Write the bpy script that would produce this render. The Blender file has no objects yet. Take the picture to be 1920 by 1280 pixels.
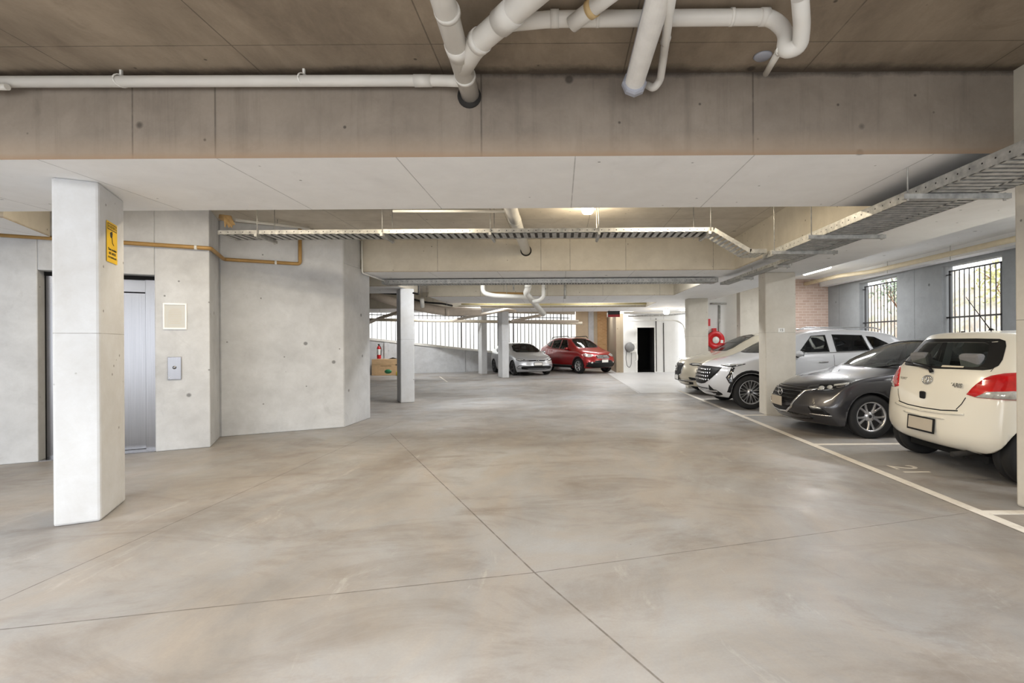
import bpy, bmesh, math, random
from mathutils import Vector, Matrix
from mathutils.bvhtree import BVHTree
from mathutils import geometry as G
random.seed(7)
D = bpy.data
SC = bpy.context.scene
COL = SC.collection
R = math.radians

# ---------------------------------------------------------------- camera
cam = D.cameras.new('camera'); cam.sensor_width = 36; cam.lens = 36*900/1920
cam.shift_x = -90/1920; cam.shift_y = 2/1920; cam.clip_end = 200; cam.clip_start = .05
camo = D.objects.new('camera', cam); COL.objects.link(camo)
a_ = .0063
up = Vector((math.sin(a_), 0, math.cos(a_))); fw = Vector((0, 1, 0)); rt = fw.cross(up)
m = Matrix((rt, up, -fw)).transposed().to_4x4(); m.translation = (0, 0, 1.45)
camo.matrix_world = m
SC.camera = camo

# ---------------------------------------------------------------- daylight, exposure
w = D.worlds.new('daylight'); SC.world = w; w.use_nodes = True
bg = w.node_tree.nodes['Background']; bg.inputs[0].default_value = (.93, .96, 1, 1); bg.inputs[1].default_value = 1.6
SC.view_settings.view_transform = 'Standard'; SC.view_settings.look = 'None'
SC.view_settings.exposure = 1.08; SC.view_settings.gamma = 1
SC.view_settings.use_curve_mapping = False
SC.cycles.use_denoising = True
SC.cycles.max_bounces = 10; SC.cycles.diffuse_bounces = 6; SC.cycles.transparent_max_bounces = 12
SC.cycles.sample_clamp_indirect = 6
SC.cycles.caustics_reflective = False; SC.cycles.caustics_refractive = False

# ---------------------------------------------------------------- material helpers
def lin(c):
    return tuple((v/12.92 if v <= .04045 else ((v+.055)/1.055)**2.4) for v in [x/255 for x in c]) + (1,)
class NT:
    def __init__(s, name):
        s.m = D.materials.new(name); s.m.use_nodes = True; s.t = s.m.node_tree; s.n = s.t.nodes
        s.b = s.n['Principled BSDF']
    def new(s, typ, **k):
        x = s.n.new(typ)
        for a, v in k.items(): setattr(x, a, v)
        return x
    def put(s, inp, v):
        if isinstance(v, bpy.types.NodeSocket): s.t.links.new(v, inp)
        elif isinstance(v, (tuple, list)) and len(v) == 3 and inp.type == 'RGBA': inp.default_value = (*v, 1)
        else: inp.default_value = v
    def math(s, op, a, b=0, c=0, clamp=False):
        x = s.new('ShaderNodeMath', operation=op, use_clamp=clamp)
        s.put(x.inputs[0], a); s.put(x.inputs[1], b); s.put(x.inputs[2], c); return x.outputs[0]
    def mix(s, f, a, b, mode='MIX'):
        x = s.new('ShaderNodeMix', data_type='RGBA', blend_type=mode)
        s.put(x.inputs[0], f); s.put(x.inputs[6], a); s.put(x.inputs[7], b); return x.outputs[2]
    def pos(s):
        if not hasattr(s, '_p'): s._p = s.new('ShaderNodeTexCoord').outputs['Object']
        return s._p
    def xyz(s):
        if not hasattr(s, '_x'):
            x = s.new('ShaderNodeSeparateXYZ'); s.put(x.inputs[0], s.pos()); s._x = x.outputs
        return s._x
    def noise(s, scale, detail=4, rough=.55, stretch=None, dist=0):
        x = s.new('ShaderNodeTexNoise'); v = s.pos()
        if stretch:
            mp = s.new('ShaderNodeMapping'); s.put(mp.inputs[0], v); mp.inputs[3].default_value = stretch; v = mp.outputs[0]
        s.put(x.inputs['Vector'], v); x.inputs['Scale'].default_value = scale; x.inputs['Detail'].default_value = detail
        x.inputs['Roughness'].default_value = rough; x.inputs['Distortion'].default_value = dist
        return x.outputs[0]
    def ramp(s, v, lo, hi, a=0, b=1):
        x = s.new('ShaderNodeMapRange', clamp=True); s.put(x.inputs[0], v)
        for i, q in enumerate((lo, hi, a, b)): x.inputs[i+1].default_value = q
        return x.outputs[0]
    def spots(s, scale, r, keep=.5):
        x = s.new('ShaderNodeTexVoronoi'); s.put(x.inputs['Vector'], s.pos()); x.inputs['Scale'].default_value = scale
        d = s.ramp(x.outputs['Distance'], r*.6, r, 1, 0)
        sp = s.new('ShaderNodeSeparateColor'); s.put(sp.inputs[0], x.outputs['Color'])
        return s.math('MULTIPLY', d, s.math('LESS_THAN', sp.outputs[0], keep))
    def line(s, a, b, wd):
        # mask of a thin straight joint from a to b in the floor plan
        X, Y, _ = s.xyz(); ax, ay = a; bx, by = b; L = math.hypot(bx-ax, by-ay); ux, uy = (bx-ax)/L, (by-ay)/L
        dx = s.math('SUBTRACT', X, ax); dy = s.math('SUBTRACT', Y, ay)
        d = s.math('ABSOLUTE', s.math('SUBTRACT', s.math('MULTIPLY', dx, uy), s.math('MULTIPLY', dy, ux)))
        t = s.math('ADD', s.math('MULTIPLY', dx, ux), s.math('MULTIPLY', dy, uy))
        q = s.math('MULTIPLY', s.math('GREATER_THAN', t, 0), s.math('LESS_THAN', t, L))
        return s.math('MULTIPLY', s.ramp(d, wd*.5, wd, 1, 0), q)
    def at(s, axis, v0, wd):
        return s.ramp(s.math('ABSOLUTE', s.math('SUBTRACT', s.xyz()[axis], v0)), wd*.4, wd, 1, 0)
    def maxof(s, lst):
        r = lst[0]
        for q in lst[1:]: r = s.math('MAXIMUM', r, q)
        return r
    def bump(s, h, strength=.2, dist=.01):
        x = s.new('ShaderNodeBump'); x.inputs['Strength'].default_value = strength; x.inputs['Distance'].default_value = dist
        s.put(x.inputs['Height'], h); s.put(s.b.inputs['Normal'], x.outputs[0])
def plain(name, col, rough=.5, metal=0, coat=0, spec=.5, var=.06, scale=8, emit=None, bumpy=0):
    t = NT(name); c = lin(col)
    n = t.noise(scale, 3)
    t.put(t.b.inputs['Base Color'], t.mix(t.ramp(n, .3, .7), tuple(v*(1-var) for v in c[:3]), tuple(min(1, v*(1+var)) for v in c[:3])))
    t.b.inputs['Roughness'].default_value = rough; t.b.inputs['Metallic'].default_value = metal
    t.b.inputs['Coat Weight'].default_value = coat; t.b.inputs['Coat Roughness'].default_value = .04
    t.b.inputs['Specular IOR Level'].default_value = spec
    if emit: t.b.inputs['Emission Color'].default_value = lin(emit[0]); t.b.inputs['Emission Strength'].default_value = emit[1]
    if bumpy: t.bump(t.noise(scale*12, 2), bumpy, .004)
    return t.m
def concrete(name, base, dark=None, rough=.8, contrast=1, joints=(), stretch=None, edge=None, holes=True, streak=0, leak=None, low_tint=None):
    t = NT(name); b = lin(base)[:3]; d = lin(dark)[:3] if dark else tuple(v*.72 for v in b)
    n1 = t.noise(.75, 6, .62, stretch, .6); n2 = t.noise(3.6, 7, .7, stretch, .3); n3 = t.noise(55, 2, .5)
    f = t.math('ADD', t.math('MULTIPLY', n1, .55), t.math('MULTIPLY', n2, .45))
    c = t.mix(t.ramp(f, .36, .60), tuple(x+(y-x)*(1-.75*contrast) for x, y in zip(d, b)), b)
    c = t.mix(t.ramp(n3, .25, .75, 0, .10*contrast), c, d)
    c = t.mix(t.ramp(t.noise(1.7, 5, .7, None, 1.2), .60, .72, 0, .30*contrast), c, tuple(v*.8 for v in d))
    if streak: c = t.mix(t.ramp(t.noise(1.2, 6, .7, (6, 6, .35)), .52, .7, 0, streak), c, tuple(v*.6 for v in d))
    h = t.math('MULTIPLY', n2, .5)
    if holes:
        sp = t.math('MAXIMUM', t.spots(2.3, .085, .55), t.spots(7, .10, .22))
        c = t.mix(t.math('MULTIPLY', sp, .75), c, tuple(v*.3 for v in d))
        h = t.math('SUBTRACT', h, t.math('MULTIPLY', sp, .6))
    if joints:
        j = t.maxof([t.at(ax, v, wd) for ax, v, wd in joints])
        j = t.math('MULTIPLY', j, t.ramp(t.noise(9, 3), .25, .5, .35, 1))
        c = t.mix(t.math('MULTIPLY', j, .6), c, tuple(v*.35 for v in d)); h = t.math('SUBTRACT', h, j)
    if edge:
        z0, z1, col, k = edge
        e = t.ramp(t.math('ADD', t.xyz()[2], t.math('MULTIPLY', t.noise(5, 5, .8), .03)), z0+.015, z1+.015, 1, 0)
        c = t.mix(t.math('MULTIPLY', e, k), c, lin(col)[:3])
    if leak:
        ax, v0, wd = leak
        e = t.ramp(t.math('ADD', t.math('ABSOLUTE', t.math('SUBTRACT', t.xyz()[ax], v0)), t.math('MULTIPLY', t.math('SUBTRACT', t.noise(2.4, 6, .75), .5), wd*2.2)), wd*.3, wd*1.1, 1, 0)
        c = t.mix(t.math('MULTIPLY', e, .75), c, lin((52, 44, 38))[:3])
    if low_tint:
        z1, col, k = low_tint
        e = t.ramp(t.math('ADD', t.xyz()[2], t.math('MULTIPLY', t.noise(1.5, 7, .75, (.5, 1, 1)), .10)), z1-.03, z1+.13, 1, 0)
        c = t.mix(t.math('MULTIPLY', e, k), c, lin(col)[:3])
    t.put(t.b.inputs['Base Color'], c); t.b.inputs['Roughness'].default_value = rough
    t.bump(h, .25, .006)
    return t.m

# ---------------------------------------------------------------- mesh helpers
class MB:
    def __init__(s): s.bm = bmesh.new()
    def geo(s, vs, fs, mi=0, smooth=False):
        v = [s.bm.verts.new(p) for p in vs]
        for f in fs:
            try:
                q = s.bm.faces.new([v[i] for i in f]); q.material_index = mi; q.smooth = smooth
            except ValueError: pass
        return v
    def box(s, x0, y0, z0, x1, y1, z1, mi=0):
        v = [(x, y, z) for z in (z0, z1) for y in (y0, y1) for x in (x0, x1)]
        s.geo(v, [(0, 2, 3, 1), (4, 5, 7, 6), (0, 1, 5, 4), (2, 6, 7, 3), (0, 4, 6, 2), (1, 3, 7, 5)], mi); return s
    def obox(s, c, size, rz=0, mi=0, M=None):
        M = M or (Matrix.Translation(c) @ Matrix.Rotation(rz, 4, 'Z')); sx, sy, sz = [q/2 for q in size]
        v = [M @ Vector((x, y, z)) for z in (-sz, sz) for y in (-sy, sy) for x in (-sx, sx)]
        s.geo(v, [(0, 2, 3, 1), (4, 5, 7, 6), (0, 1, 5, 4), (2, 6, 7, 3), (0, 4, 6, 2), (1, 3, 7, 5)], mi); return s
    def prism(s, poly, z0, z1, mi=0, axis='z'):
        # closed polygon extruded along an axis
        n = len(poly)
        f = {'z': lambda p, h: (p[0], p[1], h), 'y': lambda p, h: (p[0], h, p[1]), 'x': lambda p, h: (h, p[0], p[1])}[axis]
        v = [f(p, z0) for p in poly] + [f(p, z1) for p in poly]
        s.geo(v, [tuple(range(n))[::-1], tuple(range(n, 2*n))] + [(i, (i+1) % n, n+(i+1) % n, n+i) for i in range(n)], mi); return s
    def tube(s, pts, r, seg=14, mi=0, cap=True, bend=0, closed=False):
        pts = [Vector(p) for p in pts]
        if bend and len(pts) > 2:
            out = [pts[0]]
            for i in range(1, len(pts)-1):
                a, b, c = pts[i-1], pts[i], pts[i+1]; d1 = (a-b); d2 = (c-b)
                k = min(bend, d1.length*.45, d2.length*.45); p = b+d1.normalized()*k; q = b+d2.normalized()*k
                for t in range(7):
                    t /= 6; out.append(p*(1-t)**2 + b*2*t*(1-t) + q*t*t)
            out.append(pts[-1]); pts = out
        n = len(pts); rings = []; side = None
        for i, p in enumerate(pts):
            if closed: d = pts[(i+1) % n]-pts[i-1]
            else: d = pts[min(i+1, n-1)]-pts[max(i-1, 0)]
            d.normalize()
            if side is None:
                side = d.orthogonal().normalized()
                if abs(d.z) < .9: side = d.cross(Vector((0, 0, 1))).normalized()
            side = (side-d*side.dot(d)).normalized(); o = d.cross(side)
            rr = r[i] if isinstance(r, (list, tuple)) else r
            rings.append([s.bm.verts.new(p+side*rr*math.cos(2*math.pi*k/seg)+o*rr*math.sin(2*math.pi*k/seg)) for k in range(seg)])
        for i in range(n if closed else n-1):
            A, B = rings[i], rings[(i+1) % n]
            for k in range(seg):
                f = s.bm.faces.new((A[k], A[(k+1) % seg], B[(k+1) % seg], B[k])); f.smooth = True; f.material_index = mi
        if cap and not closed:
            for q in (rings[0][::-1], rings[-1]):
                f = s.bm.faces.new(q); f.material_index = mi
        return s
    def lathe(s, prof, M=None, seg=32, mi=0, smooth=True):
        # profile of (radius, height) turned about local z
        M = M or Matrix(); rings = []
        for r_, h in prof:
            if r_ < 1e-6: rings.append([s.bm.verts.new(M @ Vector((0, 0, h)))])
            else: rings.append([s.bm.verts.new(M @ Vector((r_*math.cos(2*math.pi*k/seg), r_*math.sin(2*math.pi*k/seg), h))) for k in range(seg)])
        for A, B in zip(rings, rings[1:]):
            for k in range(seg):
                q = [A[k % len(A)], A[(k+1) % len(A)], B[(k+1) % len(B)], B[k % len(B)]]
                q = list(dict.fromkeys(q))
                if len(q) > 2:
                    try: f = s.bm.faces.new(q); f.smooth = smooth; f.material_index = mi
                    except ValueError: pass
        return s
    def build(s, name, mats, parent=None, bevel=0, fix=True, angle=None):
        if fix: bmesh.ops.recalc_face_normals(s.bm, faces=s.bm.faces)
        me = D.meshes.new(name); s.bm.to_mesh(me); s.bm.free()
        for q in (mats if isinstance(mats, (list, tuple)) else [mats]): me.materials.append(q)
        o = D.objects.new(name, me); COL.objects.link(o)
        if parent: o.parent = parent
        if bevel:
            b = o.modifiers.new('bevel', 'BEVEL'); b.width = bevel; b.segments = 2; b.limit_method = 'ANGLE'; b.angle_limit = R(40)
        return o
def tag(o, label=None, cat=None, group=None, kind=None):
    if label: o['label'] = label
    if cat: o['category'] = cat
    if group: o['group'] = group
    if kind: o['kind'] = kind
    return o
def empty(name, loc=(0, 0, 0), rz=0, label=None, cat=None, group=None, kind=None):
    o = D.objects.new(name, None); COL.objects.link(o); o.location = loc; o.rotation_euler = (0, 0, rz); o.empty_display_size = .1
    return tag(o, label, cat, group, kind)
def rotm(loc, rx=0, ry=0, rz=0):
    return Matrix.Translation(loc) @ Matrix.Rotation(rz, 4, 'Z') @ Matrix.Rotation(ry, 4, 'Y') @ Matrix.Rotation(rx, 4, 'X')
def text(name, s, size, M, mat, parent=None, depth=.002, align='CENTER', stretch=1, bold=0):
    c = D.curves.new(name, 'FONT'); c.body = s; c.size = size; c.extrude = depth; c.align_x = align; c.align_y = 'CENTER'; c.offset = bold
    t = D.objects.new(name, c); COL.objects.link(t); bpy.context.view_layer.update()
    me = D.meshes.new_from_object(t.evaluated_get(bpy.context.evaluated_depsgraph_get())); D.objects.remove(t); D.curves.remove(c)
    me.transform(M @ Matrix.Diagonal((stretch, 1, 1, 1))); me.materials.clear(); me.materials.append(mat)
    o = D.objects.new(name, me); COL.objects.link(o)
    if parent: o.parent = parent
    return o
# ---------------------------------------------------------------- materials of the building
JX = [-2.48+1.3*k for k in range(-6, 5)]
soffit_joints = [(0, x, .006) for x in JX]
M_floor = NT('floor concrete'); t = M_floor
b0 = t.mix(t.ramp(t.noise(.35, 7, .62, None, .8), .38, .62), lin((136, 131, 126))[:3], lin((166, 167, 169))[:3])
b0 = t.mix(t.ramp(t.noise(1.3, 8, .72, (1, .55, 1), 1.0), .42, .66, 0, .55), b0, lin((166, 155, 143))[:3])
b0 = t.mix(t.ramp(t.noise(2.2, 8, .75, (1.6, .5, 1), .5), .60, .74, 0, .5), b0, lin((200, 197, 192))[:3])
b0 = t.mix(t.ramp(t.noise(1.1, 7, .7, (.7, 1.5, 1), .8), .50, .68, 0, .6), b0, lin((118, 107, 97))[:3])
b0 = t.mix(t.ramp(t.noise(70, 2), .35, .75, 0, .12), b0, lin((120, 112, 104))[:3])
b0 = t.mix(t.math('MULTIPLY', t.spots(2.7, .022, .35), .45), b0, lin((96, 86, 76))[:3])
X, Y, _z = t.xyz()
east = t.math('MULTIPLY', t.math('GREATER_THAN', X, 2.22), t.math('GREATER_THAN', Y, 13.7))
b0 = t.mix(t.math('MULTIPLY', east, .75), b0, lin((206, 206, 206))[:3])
jl = [((-3.45, 0.6), (-3.2, 2.75), .006), ((-3.2, 2.75), (-2.98, 8.94), .006), ((-2.76, 7.77), (-.17, 3.03), .007), ((-.17, 3.03), (.43, 2.04), .007), ((.43, 2.04), (1.2, .7), .007),
      ((-2.87, 2.457), (-.17, 3.03), .006), ((-5.5, 1.9), (-2.87, 2.457), .006), ((-.17, 3.03), (3.42, 4.03), .005), ((-3, 8.9), (3.4, 10.4), .006), ((3.465, -3), (3.465, 14.3), .010),
      ((2.1, 23.4), (2.28, 13.7), .012), ((2.28, 13.7), (8.4, 14.0), .01)]
jm = t.maxof([t.line(a, b, wd) for a, b, wd in jl])
jm = t.math('MULTIPLY', jm, t.ramp(t.noise(12, 3), .3, .55, .45, 1))
b0 = t.mix(t.math('MULTIPLY', jm, .75), b0, lin((78, 70, 62))[:3])
t.put(t.b.inputs['Base Color'], b0)
t.put(t.b.inputs['Roughness'], t.ramp(t.noise(2.0, 6, .7), .35, .7, .36, .58))
t.b.inputs['Specular IOR Level'].default_value = .45
t.bump(t.math('SUBTRACT', t.math('MULTIPLY', t.noise(30, 3), .12), jm), .25, .004)
M_floor = t.m
M_soffit = concrete('pale soffit concrete', (246, 247, 248), (222, 222, 222), joints=soffit_joints, contrast=.5)
M_slab = concrete('stained slab concrete', (162, 148, 130), (100, 88, 74), leak=(1, 3.48, .10), joints=[(0, x+.35, .006) for x in JX] + [(1, 3.13, .005), (1, 1.9, .005), (1, 7.6, .006), (1, 12, .006)], contrast=1, stretch=(1, .5, 1))
M_slab2 = concrete('pale slab concrete', (214, 208, 196), (172, 164, 150), joints=[(0, x+.35, .006) for x in JX] + [(1, 7.6, .006), (1, 12, .006)], contrast=.8)
M_beam1 = concrete('weathered beam concrete', (150, 140, 129), (108, 99, 90), leak=(2, 3.41, .045), low_tint=(2.90, (182, 160, 136), .42), joints=[(0, x, .008) for x in (-3.09, -2.49, -.56, 1.41)], edge=(2.80, 2.845, (132, 100, 72), .8), contrast=.8, streak=.3)  # lower part of the face tinted tan, with a ragged upper border
M_beam = concrete('beam concrete', (210, 204, 190), (168, 161, 146), joints=[(0, x, .008) for x in (-2.3, -.35, 1.25, 2.9, .2)], edge=(2.8, 2.825, (140, 120, 90), .7), contrast=.6)
M_wall = concrete('grey wall concrete', (212, 215, 219), (166, 168, 171), contrast=.75)
M_col = concrete('column concrete', (216, 219, 223), (178, 175, 170), contrast=.6, joints=[(2, 1.55, .004)])
M_colw = concrete('warm column concrete', (212, 207, 196), (176, 169, 156), contrast=.6, joints=[(2, 1.62, .004)])
M_grey = concrete('cool grey concrete', (146, 149, 151), (116, 118, 120), contrast=.7, joints=[(1, 11.5, .012), (1, 8.7, .012), (1, 14.6, .012)])
M_white = concrete('white painted wall', (232, 232, 230), (208, 208, 206), contrast=.4, joints=[(0, 4.95, .01)])
M_sand = concrete('sandy render', (220, 204, 178), (190, 172, 146), contrast=.6)
M_dark = plain('unlit interior', (18, 18, 18), .9)
def brick(name, c1, c2, mort, sc=1):
    t = NT(name); x = t.new('ShaderNodeTexBrick'); mp = t.new('ShaderNodeMapping')
    t.put(mp.inputs[0], t.pos()); mp.inputs[2].default_value = (R(-90), 0, 0)
    t.put(x.inputs['Vector'], mp.outputs[0]); x.inputs['Color1'].default_value = lin(c1); x.inputs['Color2'].default_value = lin(c2)
    x.inputs['Mortar'].default_value = lin(mort); x.inputs['Scale'].default_value = sc
    x.inputs['Brick Width'].default_value = .24; x.inputs['Row Height'].default_value = .086; x.inputs['Mortar Size'].default_value = .008
    t.put(t.b.inputs['Base Color'], t.mix(t.ramp(t.noise(6, 5), .3, .7, 0, .35), x.outputs[0], lin(c2)[:3]))
    t.b.inputs['Roughness'].default_value = .9; return t.m
M_brick = brick('pinkish brickwork', (196, 174, 162), (180, 156, 142), (206, 192, 182))
M_obrick = brick('sandstone brickwork', (222, 182, 132), (204, 160, 110), (226, 196, 156))
M_pvc = plain('off white pvc pipe', (216, 214, 209), .45, var=.06, scale=3)
M_pvcw = plain('white pvc pipe', (228, 227, 222), .4, var=.04)
M_cop = plain('painted copper pipe', (176, 140, 84), .45, .2, var=.12)
M_red = plain('brown red pipe', (124, 74, 54), .5)
M_galv = NT('galvanised steel'); t = M_galv
t.put(t.b.inputs['Base Color'], t.mix(t.ramp(t.noise(14, 3), .3, .7), lin((150, 150, 148))[:3], lin((196, 196, 192))[:3])); t.b.inputs['Metallic'].default_value = .55; t.b.inputs['Roughness'].default_value = .45; M_galv = t.m
M_hole = plain('dark slot', (40, 38, 36), .8)
M_steelT = NT('brushed stainless steel'); t = M_steelT
t.put(t.b.inputs['Base Color'], t.mix(t.ramp(t.noise(3, 4, .6, (40, 40, .4)), .3, .7), lin((132, 132, 135))[:3], lin((142, 142, 145))[:3])); t.b.inputs['Metallic'].default_value = 1; t.b.inputs['Roughness'].default_value = .22; M_steel = t.m
M_white_p = plain('white plastic', (236, 236, 232), .35)
M_line = NT('white road paint'); t = M_line
t.put(t.b.inputs['Base Color'], t.mix(t.ramp(t.noise(9, 6, .75), .5, .72, 0, .6), lin((226, 220, 210))[:3], lin((176, 164, 148))[:3])); t.b.inputs['Roughness'].default_value = .6; M_line = t.m
M_black = plain('black paint', (26, 26, 26), .5)
M_redp = plain('red enamel', (206, 30, 36), .35)
M_lampw = plain('lit diffuser', (255, 250, 235), .4, emit=((255, 250, 238), 6))
M_off = plain('unlit diffuser', (240, 240, 238), .3)
M_grp = plain('blue grey end cap', (168, 172, 184), .4)

S = 'structure'
# ---------------------------------------------------------------- floor and ceiling
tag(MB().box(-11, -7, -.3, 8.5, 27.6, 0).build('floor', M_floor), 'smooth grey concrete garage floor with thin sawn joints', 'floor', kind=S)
tag(MB().box(-11, -7, 3.4, 4.95, 4.1, 3.7).build('ceiling', M_slab), 'stained brown concrete slab overhead, in front of the first beam', 'ceiling', kind=S)
tag(MB().box(-11, 4.1, 3.4, 4.95, 27.8, 3.7).build('ceiling_far', M_slab2), 'pale concrete slab behind the first overhead beam', 'ceiling', kind=S)
tag(MB().box(4.95, -7, 3.4, 8.8, 27.8, 3.7).build('ceiling_right', M_soffit), 'pale concrete slab above the right parking bays', 'ceiling', kind=S)
def beam(label, x0, y0, x1, y1, mats, z0=2.8):
    o = MB().box(x0, y0, z0, x1, y1, 3.4)
    for f in o.bm.faces:
        f.material_index = 1 if abs(f.calc_center_median().z-z0) < .01 else 0
    return tag(o.build('ceiling_beam', mats), label, 'beam', kind=S)
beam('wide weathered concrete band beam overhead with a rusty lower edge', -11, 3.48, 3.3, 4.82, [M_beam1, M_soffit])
beam('second concrete band beam, pierced by a white pipe', -3.74, 9.05, 3.3, 10.7, [M_beam, M_soffit])
beam('third concrete band beam, behind the pipes with elbows', -3.8, 13.9, 3.3, 16.3, [M_beam, M_soffit])
beam('farthest concrete band beam above the parked red car', -11, 18.5, 3.3, 21, [M_beam, M_soffit])
beam('long concrete beam running over the right columns', 3.3, -7, 4.95, 27.8, [M_beam, M_soffit])
beam('short concrete beam reaching left from the slender middle column', -11, 11.3, -3.8, 12.9, [M_beam, M_soffit])
beam('concrete beam overhead behind the viewpoint', -11, -3.2, 3.3, -2, [M_beam, M_soffit])
u = Vector((.891, .454)); v_ = Vector((-.454, .891))
p0 = Vector((-5.86, 5.06))
q = [p0, p0+v_*1.0, p0+v_*1.0-u*4, p0-u*4]
o = MB().prism([tuple(x) for x in q], 2.8, 3.4)
for f in o.bm.faces: f.material_index = 1 if abs(f.calc_center_median().z-2.8) < .01 else 0
tag(o.build('ceiling_beam', [M_beam, M_soffit]), 'oblique concrete beam above the lift wall at far left', 'beam', kind=S)

# ---------------------------------------------------------------- lift core walls
A0 = Vector((-6.83, 5.85)); A1 = Vector((-4.96, 6.8)); ua = (A1-A0).normalized(); na = Vector((ua.y, -ua.x))   # na faces the garage
def aw(s, d=0): p = A0+ua*s+na*d; return (p.x, p.y)
sL = .335; sR = 1.484; ZT = 2.4
wl = MB()
wl.prism([aw(-4.5), aw(sL), aw(sL, -.5), aw(-4.5, -.5)], 0, 3.4)
wl.prism([aw(sR), aw(2.097), (-5.35, 7.54), aw(sR, -.8)], 0, 3.4)
wl.prism([aw(sL), aw(sR), aw(sR, -.5), aw(sL, -.5)], ZT, 3.4)
tag(wl.build('wall_left', M_wall, bevel=.012), 'pale concrete lift wall around the steel lift door', 'wall', kind=S)
B0 = Vector((-5.33, 7.55)); B1 = Vector((-3.77, 8.36))
tag(MB().prism([(-5.33, 7.55), (-3.77, 8.36), (-3.77, 9.0), (-7, 9), (-6.4, 7.6)], 0, 3.4).build('wall_front', M_wall, bevel=.012), 'blotchy concrete wall panel right of the lift', 'wall', kind=S)
pr = MB(); pr.prism([(-3.765, 8.375), (-3.73, 9.42), (-4.6, 9.42), (-4.4, 8.1)], 0, 2.86); pr.prism([(-3.765, 8.375), (-3.75, 9.04), (-4.6, 9.04), (-4.4, 8.1)], 2.86, 3.4)
tag(pr.build('wall_side', M_wall, bevel=.01), 'narrow concrete pier at the end of the panel wall', 'wall', kind=S)
tag(MB().box(-11.2, -7, 0, -11, 24, 3.4).build('wall_far_left', M_wall), 'concrete wall at far left', 'wall', kind=S)

# lift door
lift = empty('door_1', (*aw((sL+sR)/2, -.3), 0), math.atan2(ua.y, ua.x), 'stainless steel lift door behind the near column', 'door', kind=S)
W = (sR-sL)
f = MB()
f.box(-W/2+.016, .05, 0, -W/2+.14, .13, ZT-.05).box(W/2-.14, .05, 0, W/2-.016, .13, ZT-.05).box(-W/2+.14, .03, 2.18, W/2-.14, .09, ZT-.05)
for bx in f.bm.verts: bx.co.y = -bx.co.y+.0
f.build('door_frame', M_steel, lift, bevel=.003)
f = MB(); f.box(-W/2+.14, -.04, .015, -.004, 0, 2.17); f.build('door_panel', M_steel, lift, bevel=.002)
f = MB(); f.box(.004, -.04, .015, W/2-.14, 0, 2.17); f.build('door_panel', M_steel, lift, bevel=.002)
MB().box(-W/2-.03, -.13, ZT-.05, W/2+.03, -.05, ZT+.02).box(-W/2-.02, -.12, 0, -W/2+.016, -.05, ZT-.05).box(W/2-.016, -.12, 0, W/2+.02, -.05, ZT-.05).build('shadow_gap', M_dark, lift)
MB().box(-W/2, -.29, 0, W/2, .04, .012).build('threshold', M_steel, lift)
MB().box(-W/2-.02, .05, 0, W/2+.02, .09, ZT).build('shaft_lining', M_dark, lift)

# ---------------------------------------------------------------- columns
def column(label, front, wdt, dep, rz, mat, top=2.8, cham=.02):
    # front = the corner nearest the lane; wdt runs along the turned x axis, dep away from the viewer
    o = MB(); o.box(0, 0, 0, wdt, dep, top)
    ob = o.build('column', mat, bevel=cham); ob.location = (*front, 0); ob.rotation_euler = (0, 0, rz)
    return tag(ob, label, 'column', kind=S)
rz = math.atan2(.454, .891)
c1 = column('nearest concrete column at left, carrying the yellow warning sign', (-4.058, 3.83), .29, .59, rz, M_col)
column('slender concrete column right of the lift wall corner', (-3.89, 11.7), .33, .6, rz, M_col)
column('far slender concrete column beside the silver hatchback', (-2.40, 19.9), .30, .52, rz, M_col)
column('farthest slender concrete column, left of its twin by the silver hatchback', (-3.66, 22.4), .27, .52, rz, M_col)
column('nearest right concrete column, cut by the frame edge', (3.98, 3.87), .6, .33, 0, M_colw)
column('concrete column between the white crossover and the dark hatchback', (4.02, 9.39), .6, .33, 0, M_colw)
column('far right concrete column beside the fire hose reel', (4.0, 15.0), .64, .35, 0, M_colw)

# ---------------------------------------------------------------- right wall with barred openings
XW = 8.5
op = [(-2.5, -.9), (.4, 1.9), (3.4, 4.9), (6.3, 7.8), (9.22, 10.68), (12.1, 13.62)]
wr_ = MB(); y = -7
for a, b in op:
    wr_.box(XW, y, 0, XW+.25, a, 3.4); wr_.box(XW, a, 0, XW+.25, b, 1.0); wr_.box(XW, a, 3.08, XW+.25, b, 3.4); y = b
wr_.box(XW, y, 0, XW+.25, 15.3, 3.4)
tag(wr_.build('wall_right', M_grey), 'grey concrete wall with barred openings behind the parked cars', 'wall', kind=S)
tag(MB().box(8.22, -7, 3.16, 8.5, 15.2, 3.4).build('trim_1', M_soffit), 'pale concrete downstand along the top of the right wall', 'trim', kind=S)
tag(MB().box(7.0, 15.2, 0, 8.75, 15.5, 3.4).build('wall_back_right', M_brick), 'pinkish brick wall beyond the white crossover', 'wall', kind=S)
w5 = MB(); w5.box(5.86, 15.6, 0, 7.0, 15.9, 3.4)
tag(w5.build('wall_back_corner', M_sand if False else M_colw), 'beige concrete wall piece behind the middle right column', 'wall', kind=S)
tag(MB().box(4.9, 16.3, 0, 6.2, 16.55, 3.4).build('wall_reel', M_white), 'pale wall carrying the fire hose reel', 'wall', kind=S)
M_bar = plain('dark bar paint', (58, 58, 60), .5)
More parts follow.
